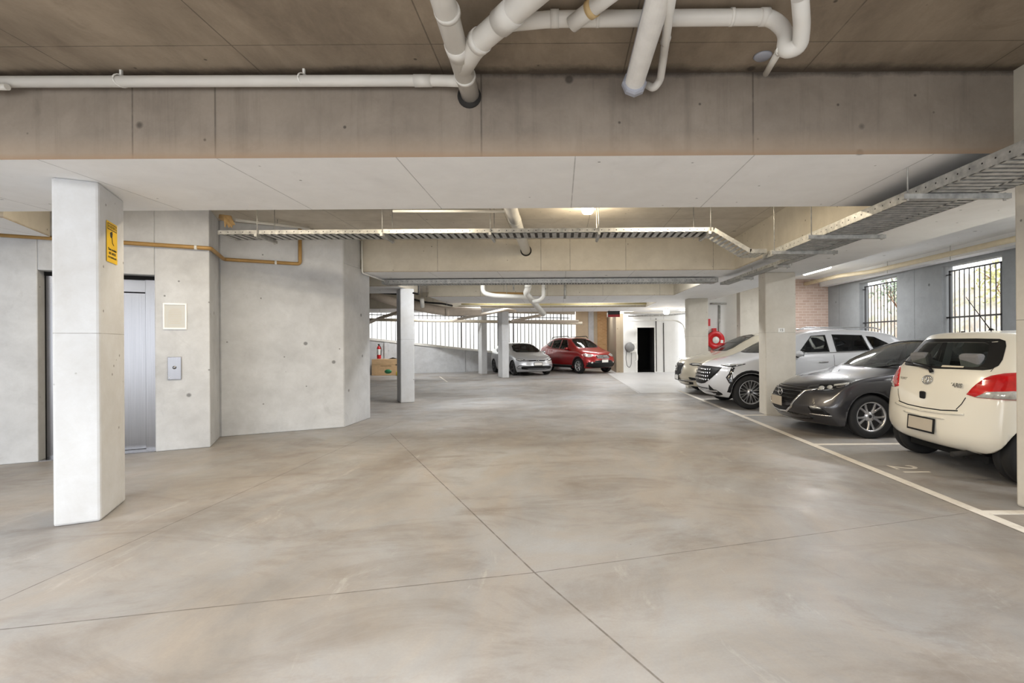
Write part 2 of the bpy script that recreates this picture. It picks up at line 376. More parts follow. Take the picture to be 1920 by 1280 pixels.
for i, (a, b) in enumerate(op):
    g = empty('window_%d' % (i+1), (XW+.12, (a+b)/2, 1), 0, ('barred opening in the grey wall, ' + ('above the small white hatchback' if i == 4 else 'above the dark hatchback' if i == 5 else 'beside the viewpoint')), 'window', kind=S)
    h = (b-a)/2
    m_ = MB(); m_.box(-.02, -h+.12, .03, .02, -h+.15, 1.98).box(-.02, h-.10, .03, .02, h-.07, 1.98).box(-.02, -h+.12, 1.95, .02, h-.07, 1.98)
    m_.box(-.02, -h, .93, .02, h, .965).box(-.02, -h, 1.88, .02, -h+.12, 1.9).box(-.02, h-.1, 1.88, .02, h, 1.9)
    n = 10
    for k in range(1, n): yy = -h+.135+(2*h-.22)*k/n; m_.box(-.009, yy-.007, .03, .007, yy+.007, 1.96)
    m_.build('security_bars', M_bar, g)

# ---------------------------------------------------------------- back of the garage
bw = MB()
def back(y, x0, z0a, x1, z0b): bw.geo([(x0, y, 0), (x1, y, 0), (x1, y, z0b), (x0, y, z0a), (x0, y+.2, 0), (x1, y+.2, 0), (x1, y+.2, z0b), (x0, y+.2, z0a)], [(0, 1, 2, 3), (7, 6, 5, 4), (3, 2, 6, 7), (0, 4, 5, 1), (1, 5, 6, 2), (0, 3, 7, 4)])
Yb = 24.6; SH = .45
def shear(mb):
    for v in mb.bm.verts: v.co.y += SH*(v.co.x+4.2)
    return mb
def ctop(x): return 1.76-.128*(x+9.2)
back(Yb, -11, ctop(-11)-.1, .85, ctop(.85)-.1)
bw.box(-8.3, Yb-.08, 0, -8.13, Yb, 1.5).box(-4.95, Yb-.06, 0, -4.80, Yb, 1.1)
tag(shear(bw).build('wall_ramp', M_wall), 'low grey concrete ramp wall falling to the right beneath the picket fence', 'wall', kind=S)
cp = MB(); h0, h1 = ctop(-11), ctop(.85)
cp.geo([(-11, Yb-.06, h0-.1), (.85, Yb-.06, h1-.1), (.85, Yb+.26, h1-.1), (-11, Yb+.26, h0-.1), (-11, Yb-.06, h0), (.85, Yb-.06, h1), (.85, Yb+.26, h1), (-11, Yb+.26, h0)], [(0, 1, 5, 4), (1, 2, 6, 5), (2, 3, 7, 6), (3, 0, 4, 7), (4, 5, 6, 7), (3, 2, 1, 0)])
tag(shear(cp).build('trim_2', M_white_p), 'white sloping coping on the ramp wall', 'trim', kind=S)
top_at = ctop
fence = empty('picket_fence', (-4, Yb+.1+SH*.2, 1.6), math.atan(SH), 'tall fence of thin dark pickets above the sloping ramp wall', 'fence')
n = 0; x = -10.8
M_pick = plain('dark picket paint', (62, 62, 66), .5)
while x < .8:
    wd = .06 if n % 13 == 4 else .026
    xl = (x+4)*math.hypot(1, SH)
    MB().box(xl-wd/2, -.02, top_at(x)-1.6-.05, xl+wd/2, .02, 1.75).build('picket' if wd < .03 else 'fence_post', M_pick, fence); n += 1; x += .21 if n % 3 else .16
m_ = MB(); m_.box(-7.3, .03, 1.2, 5, .06, 1.24); m_.build('rail', M_pick, fence)
M_out = plain('pale outdoor render', (236, 234, 228), .9)
tag(MB().box(-26, 31, -1, 6, 31.3, 9).build('wall_outdoor', M_out), 'sunlit pale wall outdoors beyond the picket fence', 'wall', kind=S)
tag(MB().box(-30, 27.9, -.6, 12, 45, -.3).build('ground', M_out), 'bright paving outdoors beyond the fence', 'paving', kind=S)
# upper lintel over the fence
tag(shear(MB().box(-11, Yb-.1, 3.02, .85, Yb+.25, 3.4)).build('trim_3', M_beam), 'concrete edge beam above the picket fence', 'trim', kind=S)
k = MB(); k.box(.92, 27.3, 0, 1.62, 27.8, 3.4, 0).box(1.62, 27.2, 0, 1.92, 27.8, 3.4, 1).box(1.92, 27.5, 0, 2.14, 27.8, 3.4, 0)
tag(k.build('wall_back_left', [M_sand, M_wall]), 'sandy rendered wall behind the red car', 'wall', kind=S)
tag(MB().box(.90, 26.8, 0, 1.0, 27.4, 3.4).build('wall_return', M_sand), 'sandy return wall at the end of the picket fence', 'wall', kind=S)
tag(MB().box(2.14, 27.4, 0, 3.1, 27.7, 3.4).build('wall_back_brick', M_obrick), 'sandstone coloured brick wall right of the red car', 'wall', kind=S)
tag(MB().box(2.68, 22.9, 0, 3.02, 27.5, 3.4).build('wall_back_pier', M_beam), 'brownish concrete pier left of the white charger wall', 'wall', kind=S)
dw = MB(); dx0, dx1, dz = 3.69, 4.50, 2.14
dw.box(3.02, 22.9, 0, dx0, 23.1, 3.4).box(dx1, 22.9, 0, 5.4, 23.1, 3.4).box(dx0, 22.9, dz, dx1, 23.1, 3.4)
pts = [(5.4+.5*math.sin(R(a)), 23.4-.5*math.cos(R(a))) for a in range(0, 91, 10)]
dw.prism(pts + [(5.8, 24.6), (5.4, 24.6)], 0, 3.4)
ob = dw.build('wall_back', M_white)
tag(ob, 'white painted back wall with the dark doorway, rounded at its right end', 'wall', kind=S)
rm = MB(); rm.box(3.1, 23.1, 0, 3.2, 25.2, 2.6).box(5.2, 23.1, 0, 5.3, 25.2, 2.6).box(3.1, 25.1, 0, 5.3, 25.2, 2.6).box(3.1, 23.1, 2.5, 5.3, 25.2, 2.6).box(3.1, 23.1, 0, 5.3, 25.2, .01)
tag(rm.build('wall_store', M_dark), 'dark store room seen through the doorway', 'room', kind=S)
dr = empty('door_2', (dx0, 22.9, 0), 0, 'open doorway with a white frame in the back wall', 'door', kind=S)
f = MB(); f.box(-.09, -.03, 0, 0, .06, dz+.08).box(dx1-dx0, -.03, 0, dx1-dx0+.09, .06, dz+.08).box(0, -.03, dz, dx1-dx0, .06, dz+.08)
f.build('door_frame', M_white_p, dr, bevel=.004)
f = MB(); f.obox((dx1-dx0-.03, .42, dz/2), (.04, .76, dz-.02), R(3)); f.build('door_leaf', M_dark, dr)
f = MB(); f.tube([(dx1-dx0-.05, .62, 1.02), (dx1-dx0-.11, .62, 1.02), (dx1-dx0-.11, .52, 1.02)], .011, 8); f.build('door_handle', M_steel, dr)

# outdoors on the right: bank with rocks and bushes
t = NT('rocky bank'); c = t.mix(t.ramp(t.noise(1.6, 8, .75), .35, .65), lin((196, 176, 154))[:3], lin((226, 222, 216))[:3])
c = t.mix(t.ramp(t.noise(2.6, 7, .7), .5, .6, 0, .6), c, lin((160, 164, 136))[:3]); t.put(t.b.inputs['Base Color'], c); t.b.inputs['Roughness'].default_value = .95; M_bank = t.m
bk = MB(); nx, ny = 24, 90
def bz(i, j): s = i/nx; return -.4+4.0*s**1.1+random.uniform(-.22, .22)*(.3+s)
gr = [[(9.6+3.6*i/nx+random.uniform(-.12, .12), -8+30*j/ny+random.uniform(-.1, .1), bz(i, j)) for j in range(ny+1)] for i in range(nx+1)]
bk.geo([p for r_ in gr for p in r_], [(i*(ny+1)+j, (i+1)*(ny+1)+j, (i+1)*(ny+1)+j+1, i*(ny+1)+j+1) for i in range(nx) for j in range(ny)])
tag(bk.build('rocky_bank', M_bank), 'tan rocky bank outdoors seen through the barred openings', 'bank', kind=S)
M_leaf1 = plain('yellow green leaves', (200, 198, 142), .7, var=.3, scale=5); M_leaf2 = plain('dull green leaves', (158, 170, 150), .7, var=.3, scale=5); M_twig = plain('twig bark', (150, 112, 84), .9)
def bush(x, y, z, s, mat, label):
    b = MB(); rnd = random.Random(int(y*100))
    for k in range(420):
        d = Vector((rnd.gauss(0, .35), rnd.gauss(0, .4), rnd.gauss(0, .42)))*s; p = Vector((x, y, z))+d
        M = Matrix.Translation(p) @ Matrix.Rotation(rnd.uniform(0, 6), 4, Vector((rnd.uniform(-1, 1), rnd.uniform(-1, 1), rnd.uniform(-1, 1))).normalized())
        q = .05+.05*rnd.random()
        b.geo([M @ Vector(c) for c in ((0, -q, 0), (q*.45, 0, .01), (0, q, 0), (-q*.45, 0, .01))], [(0, 1, 2, 3)])
    o = b.build('bush', mat, fix=False)
    st = MB()
    for k in range(6):
        st.tube([(x+.1, y, z-1.1*s), (x+rnd.uniform(-.2, .2), y+rnd.uniform(-.3, .3), z-.3*s), (x+rnd.uniform(-.4, .4), y+rnd.uniform(-.7, .7)*s, z+rnd.uniform(.1, .8)*s)], .015, 6)
    st.build('stem', M_twig, o)
    return tag(o, label, 'bush')
bush(10.9, 11.6, 3.0, .9, M_leaf1, 'yellow green bush outdoors behind the opening over the white hatchback, left part')
bush(11.9, 8.1, 3.9, .9, M_leaf2, 'dull green bush outdoors behind the opening over the white hatchback, upper right part')
bush(11.0, 15.6, 3.3, .9, M_leaf2, 'grey green bush outdoors behind the opening farther from the viewpoint')
# ---------------------------------------------------------------- lamps of the garage and added unseen fill (each lights from its own fitting)
def batten(x, y, z=3.4, L=1.25, W=.12, along='x', watts=25, col=(1, .95, .86), label='', group=None, lit=True, rods=False):
    rz_ = 0 if along == 'x' else R(90)
    g = empty('batten_light', (x, y, z), rz_, label, 'lamp', group)
    MB().box(-L/2, -W/2, -.05, L/2, W/2, 0).build('housing', M_grp, g, bevel=.008)
    if rods:
        for s_ in (-1, 1): MB().tube([(s_*L*.35, 0, -.01), (s_*L*.35, 0, 3.395-z)], .006, 6).build('hanger_rod', M_galv, g)
    pf = [(W*.55*math.cos(R(a)), -.05+.055*math.sin(R(a))) for a in range(180, 361, 15)]
    MB().prism([(p[0], p[1]) for p in pf], -L/2+.02, L/2-.02, axis='x').build('diffuser', M_lampw if lit else M_off, g)
    if not lit: MB().lathe([(0, -.03), (.075, -.03), (.085, -.015), (.085, .02), (0, .02)], rotm((L/2, 0, -.05), 0, R(90)), 8, smooth=False).build('end_cap', M_grp, g)
    if lit:
        l = D.lights.new('batten_lamp', 'AREA'); l.shape = 'RECTANGLE'; l.size = L; l.size_y = W; l.energy = watts; l.color = col
        lo = D.objects.new('batten_lamp', l); COL.objects.link(lo); lo.parent = g; lo.location = (0, 0, -.11)
    return g
WARM = (1, .83, .58); NEU = (.98, .99, 1)
GB = 'added fill lights behind the viewpoint'
for x_, y_ in ((-5.8, .6), (-2.4, -.8), (.4, -.8), (-5.8, -4.8), (-1.2, -4.8), (2.2, -4.8)):
    batten(x_, y_, z=3.34, rods=True, watts=64, L=2.2, W=.5, col=NEU, label='added fill light in a batten under the slab, behind or above the viewpoint', group=GB)  # unseen lamps added as fill for the floor and column fronts
batten(-4.2, 5.3, watts=13, col=WARM, label='added warm fill batten before the lift wall, hidden above the nearest left column')  # hidden lamp added to brighten and warm the lift wall
batten(-2.0, 5.7, watts=26, col=WARM, label='batten light hidden behind the first overhead beam, left of the round lamp')
batten(-6.2, 8.0-1.2, watts=4, col=WARM, label='batten light over the lift wall, behind the near column') if False else None
batten(1.6, 5.9, watts=23, col=WARM, label='batten light hidden behind the first overhead beam, right of the round lamp')
batten(-2.2, 11.2, watts=32, col=NEU, label='added fill batten between the second and third beams, left one')  # hidden battens between the far beams are added to brighten the middle distance
batten(2.2, 11.2, watts=32, col=NEU, label='added fill batten between the second and third beams, right one')
batten(-2.6, 17.3, watts=34, col=NEU, label='added fill batten between the third and farthest beams, left one')
batten(1.4, 17.3, watts=34, col=NEU, label='added fill batten between the third and farthest beams, right one')
batten(-6.2, 21.3, watts=45, col=NEU, label='added fill batten near the picket fence')  # hidden lamp added to lift the dark far left
batten(2.0, 25.0, watts=16, col=NEU, label='added fill batten above the red car')  # hidden lamp added to brighten the brickwork behind the car
batten(2.4, 22.2, z=3.4, watts=25, col=NEU, label='added fill batten before the white charger wall')  # hidden lamp added as fill at the back wall
batten(6.9, 12.9, along='y', watts=52, col=NEU, label='lit batten light above the white crossover')
batten(6.9, 6.5, along='y', watts=52, col=NEU, label='lit batten light above the dark hatchback')
batten(6.6, 2.2, along='y', watts=52, col=NEU, label='lit batten light above the nearest bay at right')
batten(.52, 2.54, z=3.27, rods=True, along='y', L=1.5, lit=False, label='white batten light hanging overhead, not lit, beside the small pipe')
def drum(x, y, z, r=.085, h=.15, watts=16, label=''):
    g = empty('drum_light', (x, y, z), 0, label, 'lamp')
    MB().lathe([(0, 0), (r*.75, 0), (r*.75, -.03), (r, -.03), (r, -.035), (0, -.035)]).build('housing', M_white_p, g)
    MB().lathe([(r*.96, -.035), (r, -.05), (r, -h*.7), (r*.75, -h*.93), (0, -h)]).build('diffuser', M_lampw, g)
    l = D.lights.new('drum_lamp', 'POINT'); l.energy = watts; l.color = WARM; l.shadow_soft_size = r
    lo = D.objects.new('drum_lamp', l); COL.objects.link(lo); lo.parent = g; lo.location = (0, 0, -h-r-.01)
drum(.4, 6.75, 3.4, label='glowing round lamp under the slab behind the first overhead beam')
drum(3.12, 13.3, 3.4, .075, .13, 8, label='small round lamp behind the second beam, right of the pipes') if False else None
drum(4.33, 19.5, 2.8, .12, .24, 12, label='round lamp before the white charger wall')
# ---------------------------------------------------------------- pipes, trays and fittings
def P(px, py, Y):
    dx = (px-1050)/900; dy = (642-py)/900
    return (Y*(dx*math.cos(a_)+dy*math.sin(a_)), Y, 1.45+Y*(dy*math.cos(a_)-dx*math.sin(a_)))
def ring(m_, p, d, r, L=.02, mi=0):
    p = Vector(p); d = Vector(d).normalized(); m_.tube([p-d*L/2, p+d*L/2], r, 20, mi)
def pipe(name, pts, r, mat, label, cat='pipe', bend=.12, collars=(), seg=20, group=None, hang=()):
    m_ = MB(); m_.tube(pts, r, seg, bend=bend)
    o = m_.build(name, mat)
    for p, d, L in collars: c = MB(); ring(c, p, d, r*1.10, L); c.build('collar', mat, o)
    for p in hang:
        MB().tube([(p[0], p[1], p[2]+r*.8), (p[0], p[1], ceil_z(p[0], p[1])-.002)], .006, 6).build('hanger_rod', M_galv, o)
    return tag(o, label, cat, group)
def ceil_z(x, y):
    if x > 3.3: return 2.8 if x < 4.95 else 3.4
    if 9.05 < y < 10.7 and x > -3.74: return 2.8
    if 13.9 < y < 16.3 and x > -3.8: return 2.8
    if 18.5 < y < 21 or (11.3 < y < 12.9 and x < -3.8): return 2.8
    return 3.4
yv = (0, 1, 0); xv = (1, 0, 0)
main = pipe('drain_pipe', [(-.57, 1.5, 3.27), (-.64, 3.50, 3.25)], .066, M_pvc, 'thick grey pvc drain pipe overhead, running straight into the first beam', collars=[((-.605, 2.62, 3.259), yv, .03), ((-.63, 3.24, 3.253), yv, .03), ((-.618, 2.95, 3.256), yv, .10)])
w_ = MB(); w_.tube([(-.62, 3.12, 3.25), (-.50, 2.90, 3.25), (-.02, 2.35, 3.24), (.35, 1.9, 3.24)], .066, 20, bend=.1); o = w_.build('branch_pipe', M_pvc, main)
for q_ in (((-.47, 2.865, 3.249), .05), ((-.28, 2.648, 3.246), .14)): c = MB(); ring(c, q_[0], (.48, -.55, -.01), .073, q_[1]); c.build('collar', M_pvc, o)
lp = pipe('drain_pipe', [(-5.2, 3.40, 3.325), (-.84, 3.40, 3.31), (-.66, 3.30, 3.25)], .038, M_pvc, 'long thin grey pvc pipe running along the top of the first beam', bend=.08, collars=[((-.96, 3.40, 3.31), xv, .12)])
for px in (222, 565):
    p = P(px, 150, 3.40); s_ = MB()
    s_.tube([(p[0]-.02*math.cos(R(a))+.018, 3.40-.042*math.cos(R(a)), 3.323+.042*math.sin(R(a))) for a in range(0, 361, 20)], .005, 6)
    s_.box(p[0]+.01, 3.395, 3.36, p[0]+.025, 3.41, 3.40); s_.build('pipe_clip', M_white_p, lp)
pipe('drain_pipe', [P(-60, 162, 3.36), P(14, 163, 3.36)], .022, M_pvcw, 'short white pipe stub at the top left frame edge')
hp = pipe('drain_pipe', [P(952, 44, 2.83), P(1030, 36, 2.80), P(1446, 32, 2.80), P(1475, 60, 2.76), P(1470, 96, 2.74), P(1500, 88, 2.70), P(1504, 50, 2.62), P(1500, -5, 2.5)], .044, M_pvc, 'pvc pipe running sideways overhead and ending in a curved trap', bend=.07,
          collars=[(P(1040, 35, 2.80), xv, .05), (P(1120, 34, 2.80), xv, .02), (P(1433, 32, 2.80), xv, .05)])
s_ = MB(); ring(s_, P(1372, 32, 2.80), xv, .048, .02); s_.build('pipe_clip', M_pvcw, hp)
bb = MB(); bb.tube([P(1072, 46, 2.78), P(1110, 16, 2.68), P(1160, -22, 2.5)], .044, 18, bend=.05); bb.build('branch_pipe', M_pvc, hp)
bb = MB(); ring(bb, P(1110, 16, 2.68), (.3, -.3, 0), .050, .04); bb.build('collar', plain('yellowed collar', (206, 180, 132)), hp)
bb = MB(); bb.tube([P(1515, 28, 2.6), P(1496, 26, 2.62)], .03, 14); bb.build('branch_pipe', M_pvc, hp)
pipe('waste_pipe', [P(1463, 92, 2.74), P(1436, 138, 3.34)], .020, M_pvcw, 'short thin white pipe slanting down from the curved trap', collars=[(P(1461, 96, 2.78), (-.1, 1, 0), .03)])
pipe('waste_pipe', [P(1262, -30, 2.3), P(1245, 100, 3.10), P(1238, 150, 3.32), P(1226, 166, 3.36), P(1212, 158, 3.40)], .026, M_pvc, 'thin grey pipe with a bend beside the unlit batten light', bend=.06, collars=[(P(1248, 75, 2.92), yv, .05)])
for px, lb in ((1463, 'upper'), (1430, 'lower')):
    y_ = 2.66 if px == 1463 else 3.28
    p = P(px, 5 if px == 1463 else 112, y_)
    tag(MB().lathe([(0, -.012), (.05, -.012), (.062, 0), (0, 0)], Matrix.Translation((p[0], y_, 3.398))).build('slab_collar', M_grp), 'blue grey collar on the stained slab near the curved trap, %s one' % lb, 'collar')
pipe('drain_pipe', [(-.64, 4.80, 3.24), (-.63, 9.07, 3.19)], .085, M_pvcw, 'white pipe between the first and second beams, entering the second beam', collars=[((-.64, 6.9, 3.22), yv, .12)])
pipe('conduit', [(-2.2, 6.35, 3.20), (-.72, 6.35, 3.19)], .018, M_pvcw, 'thin white conduit behind the first beam, left of the white pipe')
pipe('conduit', [P(440, 412, 7.0), P(580, 428, 7.9)], .022, M_pvcw, 'white conduit above the left end of the cable tray', hang=[P(520, 421, 7.5)])
for p_, r_, lb in (((-.645, 3.47, 3.235), .085, 'dark opening in the first beam around the thick drain pipe'), ((-.63, 9.045, 3.185), .105, 'dark opening in the second beam around the white pipe')):
    tag(MB().lathe([(0, .004), (r_, .004), (r_, -.012), (0, -.012)], rotm(p_, R(90)), 24).build('sleeve', M_hole), lb, 'pipe sleeve')
# copper pipe on the lift wall
def on(s, z, d=.04): p = aw(s, d); return (p[0], p[1], z)
pb = (B1-B0).normalized(); nb = Vector((pb.y, -pb.x))
def onb(s, z, d=.04): p = B0+pb*s+nb*d; return (p.x, p.y, z)
cpo = pipe('copper_pipe', [on(-.3, 2.80), on(2.12, 2.81), onb(.05, 2.79), onb(1.10, 2.79), onb(1.10, 3.38)], .028, M_cop, 'tan painted pipe running across the lift wall and up the panel wall', bend=.05)
for p, d in ((on(1.95, 2.81), ua), (onb(.75, 2.79), pb)):
    c = MB(); ring(c, p, (d.x, d.y, 0), .034, .03); c.build('pipe_clip', M_white_p, cpo)
rp = pipe('copper_pipe', [on(-3.5, 2.80), on(-.33, 2.80)], .03, M_red, 'brown red pipe on the lift wall left of the near column')
c = MB(); ring(c, on(-.5, 2.80), (ua.x, ua.y, 0), .036, .03); c.build('pipe_clip', M_white_p, rp)
tag(MB().tube([(-3.70, 9.0, 3.38), (-3.70, 9.0, 2.78), (-3.66, 9.5, 2.76), (-3.6, 9.9, 2.74)], .014, 8, bend=.05).build('conduit', M_white_p), 'thin white conduit down the end of the second beam', 'conduit')
# bundle of cloth at the tray end
m_ = MB(); rnd = random.Random(3)
for k in range(9):
    a = P(418+rnd.uniform(-10, 4), 408+rnd.uniform(-5, 4), 6.9); b = P(428+rnd.uniform(-6, 12), 424+rnd.uniform(-8, 3), 6.75)
    m_.tube([a, ((a[0]+b[0])/2+.05, 6.8, (a[2]+b[2])/2+.03), b], [.012, .03, .008], 8)
tag(m_.build('cable_bundle', plain('tan wrap', (190, 158, 110), .8, var=.2)), 'tan bundle of wrapped cable on the left end of the cable tray', 'cable')

M_cable = plain('grey cable sheath', (72, 70, 68), .7)
def tray(label, A, B, width, n_rung, z, lip=.055, rods=(), arms=(), parent=None, hole=.05):
    # A, B = ends of the centre line in plan; perforated side rails, corrugated bed
    A = Vector(A); B = Vector(B); d = (B-A); L = d.length; ang = math.atan2(d.y, d.x)
    if parent is None: g = empty('cable_tray', (A.x, A.y, z), ang, label, 'cable tray')
    else: g = parent
    def bld(mb, name, mat, **k): return mb.build(name, mat, g, **k)
    for s_ in (-1, 1):
        r_ = MB().box(0, s_*width/2-.002, 0, L, s_*width/2+.002, lip).box(0, min(s_*width/2, s_*(width/2-.014)), -.004, L, max(s_*width/2, s_*(width/2-.014)), 0)
        o_ = bld(r_, 'side_rail', M_galv)
        h = MB(); x_ = .04
        while x_ < L-.02:
            h.lathe([(.007, 0), (0, 0)], Matrix.Translation((x_, s_*(width/2)-.0035*1, lip*.5)) @ Matrix.Rotation(R(90), 4, 'X'), 8)
            h.lathe([(.007, 0), (0, 0)], Matrix.Translation((x_, s_*(width/2)+.0035*1, lip*.5)) @ Matrix.Rotation(R(90), 4, 'X'), 8); x_ += .1
        tag(bld(h, 'slots', M_hole), kind='stuff')
    b = MB(); n = int(L/n_rung);
    for k in range(n):
        x_ = (k+.5)*L/n
        b.box(x_-n_rung*.30, -width/2, -.004, x_+n_rung*.30, width/2, .006)
    bld(b, 'tray_bed', M_galv)
    nc = max(3, int(width/.026))
    for k in range(nc):
        y_ = -width/2+.014+(width-.028)*k/(nc-1)
        bld(MB().tube([(.02+.05*((k*7) % 3), y_, .018), (L*.3, y_+.002, .019), (L*.7, y_-.002, .018), (L-.03, y_, .018)], .0125, 6), 'cable', M_cable)
    for x_, y_, top in rods:
        bld(MB().tube([(x_, y_, -.03), (x_, y_, top-z)], .0055, 6), 'threaded_rod', M_galv)
    for x_, y0_, y1_ in arms:
        q_ = MB().box(x_-.018, y0_, -.046, x_+.018, y1_, -.006); q_.tube([(x_, y0_+.04, -.06), (x_, y0_+.04, -.0)], .011, 6); q_.tube([(x_, y1_-.04, -.06), (x_, y1_-.04, 0)], .011, 6)
        bld(q_, 'support_arm', M_galv)
    return g
t1 = tray('galvanised cable tray crossing behind the first overhead beam, with a dipping end', (-4.66, 6.73), (2.1, 6.73), .36, .10, 2.955,
     rods=[(.55, -.2, 3.4), (.55, .2, 3.4), (2.25, -.2, 3.4), (2.25, .2, 3.4), (3.72, -.2, 3.4), (3.72, .2, 3.4), (5.2, -.2, 3.4), (5.2, .2, 3.4), (6.72, -.2, 3.4), (6.6, .2, 3.4)],
     arms=[(.55, -.24, .24), (2.25, -.24, .24), (3.72, -.24, .24), (5.2, -.24, .24), (6.7, -.24, .24)])
# sloping end
sl = MB(); L_ = math.hypot(.5, .3)
for s_ in (-1, 1):
    sl = MB(); sl.box(0, s_*.18-.002, 0, L_, s_*.18+.002, .055)
    sl.bm.transform(Matrix.Translation((6.76, 0, 0)) @ Matrix.Rotation(math.atan2(.3, .5), 4, 'Y')); sl.build('side_rail', M_galv, t1)
sl = MB()
for k in range(9): sl.box(.02+k*.063, -.18, -.004, .055+k*.063, .18, .006)
sl.bm.transform(Matrix.Translation((6.76, 0, 0)) @ Matrix.Rotation(math.atan2(.3, .5), 4, 'Y')); sl.build('tray_bed', M_galv, t1)
sl = MB(); sl.box(7.26, -.182, -.3, 7.49, -.178, -.245).box(7.26, .178, -.3, 7.49, .182, -.245)
for k in range(4): sl.box(7.28+k*.055, -.18, -.304, 7.31+k*.055, .18, -.294)
sl.build('tray_bed', M_galv, t1)
arm_y = [y_+1 for y_ in (.9, 2.35, 3.76, 5.2, 6.1)]
t2 = tray('wide galvanised cable tray running away under the right beam', (3.07, -1.0), (3.07, 6.75), .42, .075, 2.60, lip=.08,
     rods=[(y_, .34, 3.4) for y_ in arm_y], arms=[(y_, -.46, .38) for y_ in arm_y])
t3 = tray('narrow galvanised cable tray beside the wide one under the right beam', (3.43, -1.0), (3.43, 10.0), .17, .075, 2.63, lip=.05,
     rods=[(8.3, -.1, 2.8), (9.8, -.1, 2.8)], arms=[(8.4, -.12, .12), (9.8, -.12, .12)])
t4 = tray('galvanised cable tray crossing under the second beam', (-3.7, 10.12), (3.3, 10.12), .28, .06, 2.69, lip=.09,
     rods=[(1.9, -.13, 2.8), (3.6, -.13, 2.8), (5.4, -.13, 2.8), (6.5, -.13, 2.8)])

# pipes in the middle distance
M_be = plain('beige lagging', (206, 194, 180), .7); M_bepipe = plain('beige far pipe', (188, 178, 160), .6)
pipe('drain_pipe', [P(905, 527, 12.6), P(905, 549, 12.6), P(925, 554, 12.6), P(990, 557, 12.6)], .06, M_pvcw, 'white pipe with an elbow below the crossing cable tray, left of the slanting pipe', bend=.25, hang=[P(950, 555.5, 12.6)])
pipe('drain_pipe', [P(990, 526, 12.3), P(990, 541, 12.3), P(986, 549, 12.4), P(1019, 588, 13.7)], .08, M_pvcw, 'thick white pipe slanting down to the right below the crossing cable tray', bend=.12, collars=[(P(990, 536, 12.3), (0, 0, 1), .1)], hang=[P(990, 530, 12.3)])
pipe('drain_pipe', [P(1019, 526, 12.5), P(1019, 556, 12.5), P(1012, 563, 12.5), P(1000, 565, 12.6)], .05, M_pvcw, 'white pipe with a wide elbow right of the slanting pipe', bend=.3, hang=[P(1019, 530, 12.5)])
pipe('conduit', [P(963, 528, 13.0), P(963, 545, 13.0)], .02, M_galv, 'short steel rod between the white pipes', hang=[P(963, 529, 13)])
pipe('conduit', [P(905, 549, 13.5), P(985, 550, 13.5)], .03, M_cop, 'copper coloured pipe between the white pipes', hang=[P(945, 549.5, 13.5)])
pipe('sprinkler_pipe', [P(1059, 528, 13.2), P(1059, 560, 13.2)], .03, M_galv, 'short vertical steel pipe right of the white elbow', hang=[P(1059, 529, 13.2)])
pipe('conduit', [P(865, 570, 18.3), P(1010, 571, 18.3), P(1225, 569, 18.3)], .03, plain('yellowed conduit', (196, 182, 130)), 'yellowish conduit along the farthest beam', hang=[P(930, 570.5, 18.3), P(1100, 570, 18.3)])
pipe('heating_pipe', [P(690, 599, 22.3), P(1000, 604, 22.3), P(1092, 606, 22.3)], .07, M_bepipe, 'long beige pipe crossing in front of the picket fence', hang=[P(800, 601, 22.3), P(1020, 604, 22.3)])
pipe('heating_pipe', [P(850, 600, 21.4), P(905, 589, 18.6), P(950, 580, 17), P(968, 584, 17)], .06, M_be, 'beige pipe slanting up to the far slender column', bend=.3, hang=[P(905, 589, 18.6)])
pipe('heating_pipe', [P(1018, 590, 19), P(957, 602, 21.6), P(1085, 602, 21.6)], .06, M_be, 'beige bent pipe above the silver hatchback', bend=.3, hang=[P(1050, 602, 21.6)])
pipe('heating_pipe', [P(690, 606, 21), P(712, 596, 19), P(748, 585, 17)], .06, M_be, 'beige pipe slanting up behind the slender middle column, left one', hang=[P(712, 596, 19)])
pipe('vent_duct', [P(694, 552, 14), P(745, 568, 14.5)], .12, M_be, 'pinkish lagged duct left of the slender middle column', hang=[P(720, 560, 14.25)])
pipe('vent_duct', [P(774, 572, 15), P(812, 580, 15.5), P(842, 584, 16), P(900, 583, 16.5)], .15, M_be, 'pinkish lagged duct right of the slender middle column', bend=.3, hang=[P(812, 580, 15.5)])
pipe('vent_duct', [P(791, 559, 13.9), P(792, 576, 14.0)], .06, M_pvcw, 'short white vertical pipe right of the slender middle column', hang=[P(791, 560, 13.9)])
pipe('conduit', [P(775, 561, 14.6), P(800, 567, 15), P(830, 569, 15.3), P(848, 573, 15.6)], .03, M_hole, 'dark thin cable sagging right of the slender middle column', bend=.1, hang=[P(800, 567, 15)])
pipe('conduit', [P(785, 533, 11.3), P(785, 551, 11.3), P(774, 549, 11.3)], .02, M_hole, 'dark bent bracket pipe right of the slender middle column', bend=.02, hang=[P(785, 534, 11.3)])
pipe('conduit', [P(694, 547, 13.6), P(745, 551, 13.6)], .03, M_hole, 'dark pipe left of the slender middle column', hang=[P(720, 549, 13.6)])
pipe('vent_duct', [P(838, 578, 15.4), P(839, 592, 15.4)], .07, M_be, 'short pinkish vertical pipe below the lagged duct', hang=[P(838, 579, 15.4)])
